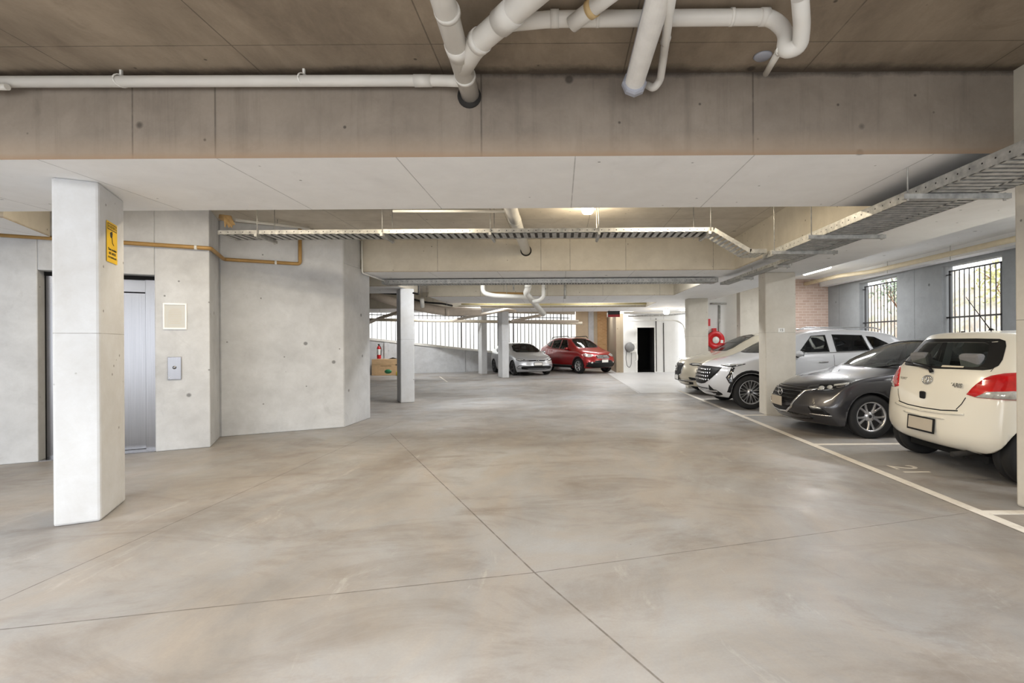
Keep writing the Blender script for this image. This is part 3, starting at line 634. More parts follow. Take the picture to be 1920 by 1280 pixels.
# white pipes above the back doorway
pipe('conduit', [P(1170, 586, 21.5), P(1284, 585, 21.5)], .05, M_pvcw, 'white pipe above the doorway, upper one', hang=[P(1200, 585.8, 21.5), P(1260, 585.2, 21.5)])
pipe('conduit', [P(1178, 592, 21.8), P(1250, 591, 21.8), P(1284, 588, 21.8)], .04, M_galv, 'grey pipe above the doorway', hang=[P(1215, 591.5, 21.8)])
pipe('conduit', [P(1171, 601, 22.6), P(1268, 600, 22.6), P(1283, 609, 22), P(1286, 640, 22)], .035, M_pvcw, 'white pipe above the doorway bending down at its right end', bend=.3, hang=[P(1220, 600.5, 22.6)])
pipe('conduit', [P(1230, 597, 22.86), P(1231, 696, 22.86)], .02, M_hole, 'thin dark conduit beside the doorway')
pipe('conduit', [P(1244, 605, 22.88), P(1245, 697, 22.88)], .02, M_hole, 'thin dark conduit on the white back wall, right of the doorway')
pipe('sprinkler_pipe', [P(1349, 572, 16.26), P(1349, 672, 16.26)], .035, M_galv, 'grey vertical pipe right of the fire hose reel')
pipe('sprinkler_pipe', [P(1332, 569, 16.27), P(1362, 569, 16.27)], .03, M_galv, 'short grey pipe across the top of the reel wall')
# right bay ceiling pipe
rc = pipe('heating_pipe', [(8.06, -6, 3.23), (8.06, 12.4, 3.23), (7.75, 13.3, 3.25), (7.75, 15.15, 3.25)], .055, plain('cream pipe', (214, 200, 170), .6), 'cream pipe along the top of the right wall', bend=.2)
for y_ in (2, 4, 6, 8, 9.9, 11.8): MB().tube([(8.06, y_, 3.1), (8.06, y_, 3.395)], .007, 6).build('threaded_rod', M_galv, rc)

# ---------------------------------------------------------------- signs and small fittings
M_yel = plain('yellow sign', (250, 204, 20), .45, var=.03); M_blk = plain('sign black', (30, 26, 18), .5)
# warning sign on the turned column: local x along the side face
cs = Vector((-3.8, 3.965))+v_*.262; Ms = Matrix(((v_.x, 0, u.x, cs.x+u.x*.004), (v_.y, 0, u.y, cs.y+u.y*.004), (0, 1, 0, 2.345), (0, 0, 0, 1)))
sg = empty('warning_sign', (0, 0, 0), 0, 'yellow security camera warning sign on the nearest left column', 'sign')
def plate(mb, x0, y0, x1, y1, z0, z1, M): mb.box(x0, y0, z0, x1, y1, z1); return mb
def onM(mb, name, mat, M, parent): mb.bm.transform(M); return mb.build(name, mat, parent)
onM(MB().box(-.12, -.175, 0, .12, .175, .002), 'plate', M_yel, Ms, sg)
h = MB().box(-.105, .105, .002, .105, .160, .003); onM(h, 'heading_band', M_blk, Ms, sg)
onM(MB().box(-.098, .112, .003, .098, .153, .0036), 'heading_panel', M_yel, Ms, sg)
text('heading_text', 'WARNING', .040, Ms @ Matrix.Translation((0, .132, .0036)), M_blk, sg, .0005)
ic = MB().lathe([(0, .003), (.026, .003), (.026, .002)], Matrix.Translation((-.02, .065, 0)), 20); ic.prism([(-.05, .08), (.0, .10), (.01, .075), (-.04, .05)], .002, .0032); ic.tube([(-.01, .045, .003), (0, .0, .003), (.03, -.02, .003)], .003, 6)
onM(ic, 'camera_symbol', M_blk, Ms, sg)
for k, (s, z_) in enumerate((('These premises', .030), ('ARE UNDER', .030), ('CCTV SURVEILLANCE', .020))):
    text('sign_text', s, z_, Ms @ Matrix.Translation((.0, -.062-.035*k, .0025)), M_blk, sg, .0005, bold=.0006)
# notice frame and call panel on the lift wall
aL = math.atan2(ua.y, ua.x)
nf = empty('notice_frame', (*aw((Vector((-5.308, 6.623))-A0).length, .0), 1.845), aL, 'white framed notice on the wall right of the lift door', 'notice')
f = MB(); f.box(-.13, -.018, -.18, .13, 0, -.158).box(-.13, -.018, .158, .13, 0, .18).box(-.13, -.018, -.158, -.112, 0, .158).box(.112, -.018, -.158, .13, 0, .158); f.build('frame', plain('bright white frame', (250, 250, 250), .3, var=0), nf, bevel=.002)
MB().box(-.112, -.006, -.158, .112, -.001, .158).build('paper', plain('cream paper', (206, 207, 204), .7, var=.02), nf)
tl = MB(); rnd = random.Random(5)
for k in range(9): L2 = .05 if k == 0 else rnd.uniform(.05, .078); tl.box(-L2, -.0075, .095-.024*k, L2, -.0065, .099-.024*k)
tl.build('text_lines', plain('faint print', (206, 196, 176)), nf)
cpn = empty('call_panel', (*aw((Vector((-5.315, 6.62))-A0).length, 0), 1.13), aL, 'steel lift call panel with a round button under the framed notice', 'panel')
MB().box(-.075, -.016, -.155, .075, 0, .155).build('face_plate', M_steel, cpn, bevel=.003)
MB().lathe([(0, .028), (.018, .028), (.022, .022), (.022, .014)], rotm((0, 0, .01), R(90))).build('call_button', M_steel, cpn)
MB().lathe([(0, .02), (.006, .02), (.006, .014)], rotm((-.055, 0, -.13), R(90))).build('screw', M_white_p, cpn)
# bay number on the column and floor paint
np_ = empty('bay_number_sign', (4.33, 9.385, 1.665), 0, 'small white bay number sign on the middle right column', 'sign')
MB().box(-.065, -.004, -.04, .065, 0, .04).build('plate', M_white_p, np_)
text('number', '15', .07, rotm((0, -.005, 0), R(90)), M_hole, np_, .0008)
tag(MB().box(3.475, -6, 0, 3.575, 14.3, .003).build('lane_line', M_line), 'long white painted line along the right parking bays', 'road marking')
for y_, lb in ((1.33, 'nearest bay line, outside the frame on the right'), (4.03, 'white bay line beside the nearest right column'), (6.73, 'white bay line between the white and dark hatchbacks'), (9.42, 'white bay line at the middle right column'), (12.1, 'white bay line between the two crossovers')):
    tag(MB().box(3.575, y_-.045, 0, 8.2, y_+.045, .003).build('bay_line', M_line), lb, 'road marking')
tag(text('bay_number', '21', .42, Matrix.Translation((3.90, 5.38, .003)) @ Matrix.Rotation(R(-90), 4, 'Z'), M_line, None, .0008, stretch=.95), 'white painted number 21 on the floor behind the white hatchback', 'road marking')
bl = MB(); bl.prism([tuple(P(a, b, 0.001)) for a, b in ()] or [(-5.28, 20.9), (-5.2, 20.85), (-4.2, 18.0), (-4.28, 18.05)], 0, .003); tag(bl.build('bay_line', M_line), 'faint white line on the far floor right of the slender middle column', 'road marking')
# exit sign
es = empty('exit_sign', (2.25, 20.0, 2.62), 0, 'small black and red exit sign hanging before the sandstone brick wall', 'sign')
MB().box(-.25, -.04, -.02, .25, .04, .13).build('housing', M_black, es, bevel=.01)
MB().box(-.25, -.042, -.12, .25, .042, -.02).build('lower_panel', plain('red strip', (150, 26, 34), .4), es)
MB().box(-.29, -.04, -.12, -.25, .04, .06).build('end_cap', M_white_p, es)
MB().box(-.2, -.01, .13, -.18, .01, .18).build('bracket', M_galv, es)
# fire hose reel
fr = empty('fire_hose_reel', (5.2, 16.14, 1.50), 0, 'red fire hose reel on the pale wall behind the far right column', 'fire hose reel')
Mr = Matrix.Rotation(R(90), 4, 'X')
MB().lathe([(0, .05), (.11, .05), (.12, .10), (.12, .13), (.29, .13), (.30, .12), (.30, .10), (.13, .09)], Mr, 40).build('disc', M_redp, fr)
MB().lathe([(.13, .0), (.28, .0), (.30, -.06), (.28, -.1), (.13, -.1), (.13, 0)], Mr @ Matrix.Translation((0, 0, .07)), 40).build('hose', M_hole, fr)
MB().lathe([(0, .15), (.10, .15), (.115, .13), (.115, .12)], Mr, 32).build('hub_label', M_white_p, fr)
MB().obox((.2, -.135, -.05), (.09, .01, .1)).build('nozzle_clip', M_white_p, fr)
MB().box(-.05, -.05, -.4, .05, .16, .4).build('wall_bracket', M_redp, fr)
tag(MB().box(4.96, 16.27, 1.98, 5.10, 16.3, 2.22).build('hose_sign', M_redp), 'small red fire sign above the hose reel', 'sign')
# extinguisher and carton
fe = empty('fire_extinguisher', (-8.3, 22.0, .76), 0, 'red fire extinguisher with a white label at the end of the pier', 'fire extinguisher')
MB().lathe([(0, 0), (.085, 0), (.09, .02), (.09, .48), (.07, .55), (.03, .59), (.03, .62), (0, .62)]).build('cylinder', M_redp, fe)
MB().lathe([(.0915, .18), (.0915, .44)]).build('label_band', M_white_p, fe)
MB().box(-.02, -.08, .62, .02, .05, .68).build('handle', M_black, fe); MB().tube([(.02, -.02, .62), (.12, -.04, .5), (.11, -.05, .15)], .013, 8, bend=.06).build('hose', M_black, fe)
M_card = plain('brown cardboard', (222, 188, 146), .85, var=.08)
cbx = empty('cardboard_box', (-7.85, 22.2, 0), R(0), 'large brown cardboard box with green print, far left', 'box')
b_ = MB(); b_.box(-.75, -.3, 0, .62, .3, .74); b_.build('carton', M_card, cbx, bevel=.006)
MB().box(-.75, -.303, .50, .62, -.3, .506).build('seam', plain('dark cardboard edge', (140, 110, 78)), cbx)
MB().lathe([(0, .302), (.15, .302), (.15, .30)], Matrix.Translation((0, 0, .18)) @ Matrix.Diagonal((1.1, 1, .65, 1)) @ Mr, 20).build('printed_emblem', plain('green print', (46, 128, 84)), cbx)
MB().box(.34, -.3025, .46, .40, -.3, .50).build('hand_hole', M_hole, cbx)
pl_ = MB(); pl_.box(-.35, -.302, .42, .15, -.3, .445); pl_.build('printed_line', plain('faint brown print', (156, 126, 92)), cbx)
tag(MB().lathe([(0, 0), (.09, 0), (.11, .1), (.09, .19), (0, .2)], Matrix.Translation((-7.33, 21.75, 0))).build('yellow_tub', plain('yellow plastic', (236, 214, 60))), 'small yellow tub in front of the cardboard box', 'tub')
tag(MB().prism([(-.22, 0), (.0, .07), (.25, 0)], -.03, .03, axis='y').build('coat_hanger', M_hole), 'small dark cloth lying on top of the cardboard box', 'cloth').location = (-7.7, 22.1, .745)
# charger
ch = empty('car_charger', (3.32, 22.72, 1.18), 0, 'grey and white wall charger with a hanging cable left of the doorway', 'charger')
MB().box(-.02, -.02, -.22, .30, .16, .24).build('housing', M_white_p, ch, bevel=.03)
MB().lathe([(0, .16), (.21, .16), (.24, .13), (.24, 0), (0, 0)], Matrix.Translation((0, .14, .02)) @ Mr, 36).build('cable_drum', plain('dark grey drum', (120, 120, 120), .5), ch)
MB().lathe([(0, .175), (.19, .175), (.20, .16)], Matrix.Translation((0, .14, .02)) @ Mr, 36).build('drum_face', plain('mid grey drum face', (136, 136, 136), .5), ch)
MB().tube([(-.16, .05, -.1), (-.2, .05, -.5), (-.15, .05, -.85), (-.03, .05, -.95), (.05, .05, -.8), (.07, .05, -.3), (.05, .06, -.1)], .012, 8, bend=.1).build('cable', M_hole, ch)
MB().tube([(.28, -.02, -.05), (.34, -.05, -.4), (.33, -.05, -.6), (.22, -.04, -.68)], .022, 8, bend=.08).build('plug_cable', M_white_p, ch)
# ---------------------------------------------------------------- cars
def paint(name, col, metal=0, rough=.28, coat=.05):
    t = NT(name); t.b.inputs['Base Color'].default_value = lin(col); t.b.inputs['Metallic'].default_value = metal; t.b.inputs['Roughness'].default_value = rough
    t.b.inputs['Coat Weight'].default_value = 1; t.b.inputs['Coat Roughness'].default_value = coat
    if metal:
        t.put(t.b.inputs['Base Color'], t.mix(t.ramp(t.noise(900, 1), .4, .6, 0, .3), lin(col)[:3], tuple(min(1, v*1.6) for v in lin(col)[:3])))
    return t.m
M_tyre = plain('tyre rubber', (28, 28, 29), .75, bumpy=.15)
M_trim = plain('black car trim', (18, 18, 19), .5, spec=.3)
M_well = plain('wheel arch liner', (14, 14, 14), .95)
M_inter = plain('dark cabin cloth', (150, 148, 144), .9)
M_seat = plain('grey seat cloth', (128, 128, 130), .85)
M_chrome = plain('chrome', (214, 214, 214), .12, 1, var=.01)
M_alloy = plain('silver alloy', (200, 200, 202), .28, .85)
M_alloyd = plain('dark alloy face', (70, 70, 72), .3, .8)
M_redl = plain('red lamp lens', (196, 18, 22), .12, coat=1, var=.2, scale=10)
M_clear = plain('clear lamp lens', (196, 196, 192), .12, .3, coat=1, var=.25, scale=20)
M_lampd = plain('dark lamp housing', (24, 25, 28), .1, .2, coat=1, var=.5, scale=22)
M_plate = plain('blank beige number plate', (190, 180, 164), .5, var=.01)
M_plw = plain('blank white number plate', (236, 234, 230), .5, var=.01)
M_seam = plain('panel gap', (24, 24, 24), .8)
def glassm(name, tint, tr):
    m_ = D.materials.new(name); m_.use_nodes = True; n = m_.node_tree.nodes; l = m_.node_tree.links; n.clear()
    o = n.new('ShaderNodeOutputMaterial'); mx = n.new('ShaderNodeMixShader'); t_ = n.new('ShaderNodeBsdfTransparent'); g_ = n.new('ShaderNodeBsdfGlossy'); f_ = n.new('ShaderNodeFresnel')
    t_.inputs[0].default_value = (*[v*tr for v in tint], 1); g_.inputs['Roughness'].default_value = .02; f_.inputs[0].default_value = 1.5
    l.new(f_.outputs[0], mx.inputs[0]); l.new(t_.outputs[0], mx.inputs[1]); l.new(g_.outputs[0], mx.inputs[2]); l.new(mx.outputs[0], o.inputs[0]); return m_
M_glass = glassm('clear window glass', (.92, 1, .96), .95); M_tint = glassm('tinted window glass', (.9, .95, 1), .55)

def interp(tab, x):
    if x <= tab[0][0]: return tab[0][1:]
    for a, b in zip(tab, tab[1:]):
        if x <= b[0]:
            t = (x-a[0])/(b[0]-a[0]); return tuple(p+(q-p)*t for p, q in zip(a[1:], b[1:]))
    return tab[-1][1:]
FY = [1, .82, .55, .28, 0, -.28, -.55, -.82, -1]
def body_point(S, u, row, f):
    """row 0..6 on the side (bottom edge .. top edge), f = lateral fraction"""
    x0 = u
    zt, hw, zb, wr, zbot = interp(S['st'], u)
    zs = [zbot, zbot+.12, .40+.3*zbot, zb-.20, zb, zb*.45+(zt-.04)*.55, zt-.035]
    ws = [hw*.93, hw*.985, hw*1.0, hw*1.0, hw*.955, None, wr]
    ws[5] = (hw*.955)*.42+wr*.58
    if zt-zb < .22: ws[5] = (hw*.955)*.35+wr*.65
    z = zs[row]; y = ws[row]*f
    if row == 6: z = zt-.035*abs(f)**2.5*1.0+0
    L = S['L']
    df = max(0, 1-u/S.get('fd', .7))**1.3; dr_ = max(0, 1-(L-u)/S.get('rd', .8))**1.3
    x = u + df*(S['fo'][row]+S['fb']*abs(f)**2.6) - dr_*(S['ro'][row]+S['rb']*abs(f)**2.6)
    return Vector((x, y, z))
def make_body(S):
    us = S['us']; rows = range(7); bm = bmesh.new(); V = {}
    def vert(i, row, fi, top):
        # side ring verts are shared by top/bottom edges and by the caps
        key = (i, row, fi)
        if key not in V: V[key] = bm.verts.new(body_point(S, us[i], row, FY[fi]))
        return V[key]
    n = len(us); F = len(FY)-1
    def q(*v):
        try: bm.faces.new(v)
        except ValueError: pass
    for i in range(n-1):
        for r_ in range(6):
            for fi in (0, F): q(vert(i, r_, fi, 0), vert(i+1, r_, fi, 0), vert(i+1, r_+1, fi, 0), vert(i, r_+1, fi, 0))
        for k in range(F):
            q(vert(i, 6, k, 1), vert(i+1, 6, k, 1), vert(i+1, 6, k+1, 1), vert(i, 6, k+1, 1))
            q(vert(i, 0, k, 0), vert(i+1, 0, k, 0), vert(i+1, 0, k+1, 0), vert(i, 0, k+1, 0))
    for i in (0, n-1):
        for r_ in range(6):
            for k in range(F): q(vert(i, r_, k, 0), vert(i, r_+1, k, 0), vert(i, r_+1, k+1, 0), vert(i, r_, k+1, 0))
    bmesh.ops.recalc_face_normals(bm, faces=bm.faces)
    cr = bm.edges.layers.float.get('crease_edge') or bm.edges.layers.float.new('crease_edge')
    for i in range(n-1):
        for row, c in ((4, .45), (0, .5)):
            for fi in (0, F):
                e = bm.edges.get((V[(i, row, fi)], V[(i+1, row, fi)]))
                if e: e[cr] = c
    me = D.meshes.new('b'); bm.to_mesh(me); bm.free(); o = D.objects.new('b', me); COL.objects.link(o)
    s_ = o.modifiers.new('s', 'SUBSURF'); s_.levels = 2; s_.render_levels = 2
    bpy.context.view_layer.update()
    m2 = D.meshes.new_from_object(o.evaluated_get(bpy.context.evaluated_depsgraph_get())); D.objects.remove(o)
    for p in m2.polygons: p.use_smooth = True
    return m2
def clip_poly(outline, cell):
    bm = bmesh.new(); vs = [bm.verts.new((a, b, 0)) for a, b in outline]; bm.faces.new(vs)
    for ax in (0, 1):
        lo = min(p[ax] for p in outline); hi = max(p[ax] for p in outline); n = max(1, int((hi-lo)/cell))
        for k in range(1, n):
            no = (1, 0, 0) if ax == 0 else (0, 1, 0); co = [0, 0, 0]; co[ax] = lo+(hi-lo)*k/n
            bmesh.ops.bisect_plane(bm, geom=bm.verts[:]+bm.edges[:]+bm.faces[:], plane_co=co, plane_no=no)
    bmesh.ops.triangulate(bm, faces=[f for f in bm.faces if len(f.verts) > 4])
    return bm
def smooth_outline(pts, it=1):
    for _ in range(it):
        out = []
        for i in range(len(pts)):
            a, b = pts[i], pts[(i+1) % len(pts)]
            out += [(a[0]*.8+b[0]*.2, a[1]*.8+b[1]*.2), (a[0]*.2+b[0]*.8, a[1]*.2+b[1]*.8)]
        pts = out
    return pts
def patch(S, bvh, name, outline, ang, mat, parent, off=.004, thick=.02, cell=.06, sm=1, mirror=False, flip=False, top=False):
    """outline of (s, z) seen from the horizontal direction ang (0 = front, 90 = +y side, 180 = rear); laid on the body surface"""
    a = R(ang); vd = Vector((-math.cos(a), math.sin(a), 0)); sd = Vector((math.sin(a), math.cos(a), 0))
    if ang in (90, -90): sd = Vector((1, 0, 0))
    if ang in (0, 180): sd = Vector((0, 1, 0))
    bm = clip_poly(smooth_outline(outline, sm) if sm else outline, cell)
    ctr = Vector((S['L']/2, 0, 0)); bad = []
    for v in bm.verts:
        if top: o_ = Vector((v.co.x, v.co.y, 4)); d_ = Vector((0, 0, -1))
        else:
            p = sd*v.co.x; p.z = v.co.y; base = p if ang in (0, 180, 90, -90) else p+vd*vd.dot(ctr)*0
            o_ = base+vd*6; d_ = -vd
            if ang in (0, 180): o_ = Vector((-3 if ang == 0 else S['L']+3, v.co.x, v.co.y)); d_ = Vector((1 if ang == 0 else -1, 0, 0))
            elif ang in (90, -90): o_ = Vector((v.co.x, 3*(1 if ang > 0 else -1), v.co.y)); d_ = Vector((0, -1 if ang > 0 else 1, 0))
        loc, nor, idx, dist = bvh.ray_cast(o_, d_)
        if loc is None: bad.append(v); continue
        if nor.dot(d_) > 0: nor = -nor
        v.co = loc+nor*off
    bmesh.ops.delete(bm, geom=bad, context='VERTS')
    if not bm.faces: bm.free(); return None
    for f in bm.faces: f.smooth = True
    bmesh.ops.recalc_face_normals(bm, faces=bm.faces)
    if thick:
        r = bmesh.ops.extrude_face_region(bm, geom=bm.faces[:], use_keep_orig=True)
        dd = Vector((0, 0, -1)) if top else d_
        for g in r['geom']:
            if isinstance(g, bmesh.types.BMVert): g.co += dd*thick
    if mirror == 2:
        geo = bmesh.ops.duplicate(bm, geom=bm.verts[:]+bm.edges[:]+bm.faces[:])['geom']
        for g in geo:
            if isinstance(g, bmesh.types.BMVert): g.co.y = -g.co.y
    elif mirror:
        for v in bm.verts: v.co.y = -v.co.y
    bmesh.ops.recalc_face_normals(bm, faces=bm.faces)
    me = D.meshes.new(name); bm.to_mesh(me); bm.free(); me.materials.append(mat)
    o = D.objects.new(name, me); COL.objects.link(o); o.parent = parent
    return o
def both(S, bvh, name, outline, ang, mat, parent, **k):
    return [patch(S, bvh, name, outline, ang, mat, parent, mirror=m_, **k) for m_ in (False, True)]
def strip(pts, w_, close=False):
    # a thin ribbon outline along a polyline
    L, Rr = [], []
    for i, p in enumerate(pts):
        a = pts[max(i-1, 0)]; b = pts[min(i+1, len(pts)-1)]; dx, dy = b[0]-a[0], b[1]-a[1]; n = math.hypot(dx, dy) or 1
        L.append((p[0]-dy/n*w_/2, p[1]+dx/n*w_/2)); Rr.append((p[0]+dy/n*w_/2, p[1]-dx/n*w_/2))
    return L+Rr[::-1]
def cut(me, cutters):
    o = D.objects.new('b', me); COL.objects.link(o); tmp = []
    for mb, mat in cutters:
        c = mb.build('c', mat); tmp.append(c); md = o.modifiers.new('x', 'BOOLEAN'); md.operation = 'DIFFERENCE'; md.object = c; md.solver = 'EXACT'; md.material_mode = 'TRANSFER'
    bpy.context.view_layer.update()
    m2 = D.meshes.new_from_object(o.evaluated_get(bpy.context.evaluated_depsgraph_get()))
    D.objects.remove(o)
    for c in tmp: D.objects.remove(c)
    return m2
def make_wheel(r, wd, spokes, style, rim_mat, ratio=.68):
    # local axis: wheel axis along y, outer face at -y
    g = MB(); rr = r*ratio; h = wd/2
    Mx = Matrix.Rotation(R(90), 4, 'X')
    g.lathe([(rr-.012, -h*.7), (rr, -h*.92), (rr+.02, -h*.98), (r*.93, -h), (r*.985, -h*.82), (r, -h*.5), (r, -.012), (r-.008, -.008), (r-.008, .008), (r, .012), (r, h*.5), (r*.985, h*.82), (r*.93, h), (rr+.02, h*.98), (rr, h*.92), (rr-.012, h*.7)], Mx, 56)
    tyre = g.build('wheel', M_tyre)
    b = MB()
    b.lathe([(rr, h*.93), (rr-.006, h*.95), (rr-.016, h*.9), (rr-.026, h*.6), (rr-.03, -h*.7), (rr-.01, -h*.9)], Mx, 56)
    b.lathe([(0, h*.62), (.028, h*.62), (.034, h*.58), (.075, h*.50), (.078, h*.2), (0, h*.1)], Mx, 32)
    for k in range(spokes):
        th = 2*math.pi*k/spokes
        def bar(a0, a1, w0, w1, d0=.5, d1=.86, r0=.05, r1=rr-.02):
            p = []; 
            for rad, aa, ww, dd in ((r0, a0, w0, d0), ((r0+r1)*.5, (a0+a1)/2, (w0+w1)/2*.9, (d0+d1)/2+.07), (r1, a1, w1, d1)):
                c_ = Vector((math.cos(th+aa)*rad, 0, math.sin(th+aa)*rad)); t_ = Vector((-math.sin(th+aa), 0, math.cos(th+aa)))
                p.append([c_+t_*ww/2+Vector((0, -h*dd+.012, 0)), c_+t_*ww*.28+Vector((0, -h*dd, 0)), c_-t_*ww*.28+Vector((0, -h*dd, 0)), c_-t_*ww/2+Vector((0, -h*dd+.012, 0)), c_-t_*ww/2+Vector((0, -h*dd+.04, 0)), c_+t_*ww/2+Vector((0, -h*dd+.04, 0))])
            vs = [x_ for q_ in p for x_ in q_]; fs = []
            for s2 in range(2):
                for j in range(6): fs.append((s2*6+j, s2*6+(j+1) % 6, (s2+1)*6+(j+1) % 6, (s2+1)*6+j))
            b.geo(vs, fs+[(0, 1, 2, 3, 4, 5), (12, 13, 14, 15, 16, 17)])
        if style == 'v': bar(-.10, -.24, .040, .034); bar(.10, .24, .040, .034)
        elif style == 'thin': bar(-.05, -.14, .020, .018); bar(.05, .14, .020, .018)
        else: bar(0, 0, .075, .055)
    rim = b.build('rim', rim_mat, tyre)
    b = MB(); b.lathe([(0, -h*.3), (rr-.03, -h*.3)], Matrix.Rotation(R(-90), 4, 'X'), 40); b.lathe([(rr*.62, h*.15), (.07, h*.15), (.07, h*.1)], Mx, 40)
    b.build('brake_disc', M_hole, tyre)
    b = MB(); b.lathe([(0, h*.66), (.024, h*.66), (.027, h*.61)], Mx, 20); b.build('hub_cap', M_lampd if style == 'thin' else M_alloyd, tyre)
    return tyre
def seats(par, x, hw, zf=.33, head=True):
    for s_ in (-1, 1):
        y_ = s_*hw*.43
        m_ = MB(); m_.obox((x, y_, zf+.1), (.52, .48, .18))
        m_.obox(None, (.14, .46, .62), M=rotm((x+.30, y_, zf+.44), 0, R(14)))
        o = m_.build('seat', M_seat, par, bevel=.04)
        if head: MB().obox(None, (.09, .26, .19), M=rotm((x+.43, y_, zf+.88), 0, R(12))).build('headrest', M_seat, o, bevel=.03)
def make_car(name, label, cat, S, loc, rz, body_mat):
    car = empty(name, (*loc, 0), rz, label, cat)
    me = make_body(S); bvh = BVHTree.FromPolygons([v.co for v in me.vertices], [tuple(p.vertices) for p in me.polygons])
    me.materials.clear(); me.materials.append(body_mat)
    cuts = []; L = S['L']; r = S['wr']; hwid = S['hw']
    for x in S['wx']:
        for s_ in (-1, 1):
            c = MB(); ri = r+.045
            pr_ = [(x+ri*math.cos(R(a)), r-.01+ri*math.sin(R(a))) for a in range(0, 181, 9)] + [(x-ri, -.2), (x+ri, -.2)]
            c.prism(pr_, s_*(hwid-.30), s_*(hwid+.3), axis='y'); cuts.append((c, M_well))
    # cabin cavity
    cav = MB(); us = S['cab']; ringv = []
    for u_ in us:
        zt, hw, zb, wr, _ = interp(S['st'], u_)
        xt = body_point(S, u_, 6, 0).x; xb = body_point(S, u_, 3, 0).x
        low = .34; top = max(zt-.07, low+.1); be = min(zb-.02, top-.03)
        ringv.append([(xb, -hw*.955+.09, low), (xb, -hw*.955+.06, be), (xt, -wr+.04, top), (xt, wr-.04, top), (xb, hw*.955-.06, be), (xb, hw*.955-.09, low)])
    vs = [p for q_ in ringv for p in q_]; n = len(us)
    cav.geo(vs, [tuple(range(6)), tuple(range(6*(n-1), 6*n))] + [(6*i+j, 6*i+(j+1) % 6, 6*i+6+(j+1) % 6, 6*i+6+j) for i in range(n-1) for j in range(6)])
    cuts.append((cav, M_inter))
    inset = lambda pts, k: [((p[0]-cx)*k+cx, (p[1]-cz)*k+cz) for cx, cz in [(sum(q[0] for q in pts)/len(pts), sum(q[1] for q in pts)/len(pts))] for p in pts]
    for wn in S['side']: c = MB(); c.prism(inset(wn, .93), -1.5, 1.5, axis='y'); cuts.append((c, M_trim))
    c = MB(); c.prism(inset(smooth_outline(S['front'], 1), .95), -1, S['cab'][0]+1.1, axis='x'); cuts.append((c, M_trim))
    c = MB(); c.prism(inset(smooth_outline(S['rear'], 1), S.get('rin', .93)), L-1.2, L+1, axis='x'); cuts.append((c, M_trim))
    m2 = cut(me, cuts); m2.name = 'body'
    body = D.objects.new('body', m2); COL.objects.link(body); body.parent = car
    # glass
    for i, wn in enumerate(S['side']): both(S, bvh, 'side_window', wn, -90, S['sg'][i], car, off=.001, thick=.0, sm=0, cell=.12)
    patch(S, bvh, 'windscreen', S['front'], 0, M_glass, car, off=.001, thick=0, cell=.1)
    patch(S, bvh, 'rear_window', S['rear'], 180, S['rg'], car, off=.001, thick=0, cell=.1)
    # black surround strips round the glass
    def frame(name, wn, ang, w_, par, both_=False, closep=True, mat=None):
        pts = wn+[wn[0]]
        ib = inset(wn, 1-w_)
        for i in range(len(wn)):
            q_ = [wn[i], wn[(i+1) % len(wn)], ib[(i+1) % len(wn)], ib[i]]
            yield q_
    def surround(name, wn, ang, k, mat, mirror=False, off=.003):
        bmj = bmesh.new(); first = None
        obs = []
        for q_ in frame(name, wn, ang, k, car):
            o_ = patch(S, bvh, name, q_, ang, mat, car, off=off, thick=0, cell=.08, sm=0, mirror=mirror)
            if o_: obs.append(o_)
        if not obs: return
        for o_ in obs:
            bmj.from_mesh(o_.data); D.objects.remove(o_)
        mm = D.meshes.new(name); bmj.to_mesh(mm); bmj.free(); mm.materials.append(mat); o_ = D.objects.new(name, mm); COL.objects.link(o_); o_.parent = car
    for wn in S['side']: surround('window_trim', wn, -90, .09, M_trim); surround('window_trim', wn, -90, .09, M_trim, True)
    surround('windscreen_trim', smooth_outline(S['front'], 1), 0, .05, M_trim)
    surround('rear_window_trim', smooth_outline(S['rear'], 1), 180, S.get('rtrim', .10), M_trim)
    # wheels
    wt = [(x, s_) for x in S['wx'] for s_ in (-1, 1)]; base = None
    for x, s_ in wt:
        if base is None: o_ = base = make_wheel(r, .21, *S['spk']); ch_ = list(base.children)
        else:
            o_ = base.copy(); COL.objects.link(o_)
            for cc in ch_: d_ = cc.copy(); COL.objects.link(d_); d_.parent = o_
        o_.parent = car; o_.location = (x, s_*(hwid-.125), r); o_.rotation_euler = (0, .3*x, 0 if s_ < 0 else math.pi)
    # interior
    seats(car, S['cab'][0]+1.05, hwid); seats(car, S['cab'][0]+1.95, hwid)
    dz = S['dash']; xd = S['cab'][0]+.12
    MB().box(xd-.05, -hwid+.16, dz-.3, xd+.38, hwid-.16, dz-.05).build('dashboard', M_inter, car, bevel=.05)
    MB().tube([(xd+.58+.05*math.sin(R(a)), .36+.17*math.cos(R(a)), dz-.06+.165*math.sin(R(a))) for a in range(0, 360, 20)], .014, 8, closed=True).build('steering_wheel', M_trim, car)
    MB().obox((S['cab'][0]+.62, 0, S['st_top']-.12), (.03, .22, .06)).build('inside_mirror', M_trim, car, bevel=.01)
    # side mirrors
    mx, mz = S['mir']
    for s_ in (-1, 1):
        mm = MB(); y_ = s_*(hwid*.955)
        mm.lathe([(0, -.09), (.055, -.08), (.085, -.03), (.085, .04), (.07, .075), (0, .08)], rotm((mx, y_+s_*.10, mz), 0, 0, 0) @ Matrix.Rotation(R(90), 4, 'Y') @ Matrix.Diagonal((.75, 1.25, .8, 1)), 20)
        o_ = mm.build('side_mirror', body_mat, car)
        MB().tube([(mx+.01, y_-s_*.03, mz-.06), (mx, y_+s_*.08, mz-.05)], .028, 10).build('mirror_stalk', M_trim, o_)
        MB().obox((mx+.066, y_+s_*.10, mz), (.006, .17, .10)).build('mirror_glass', M_chrome, o_)
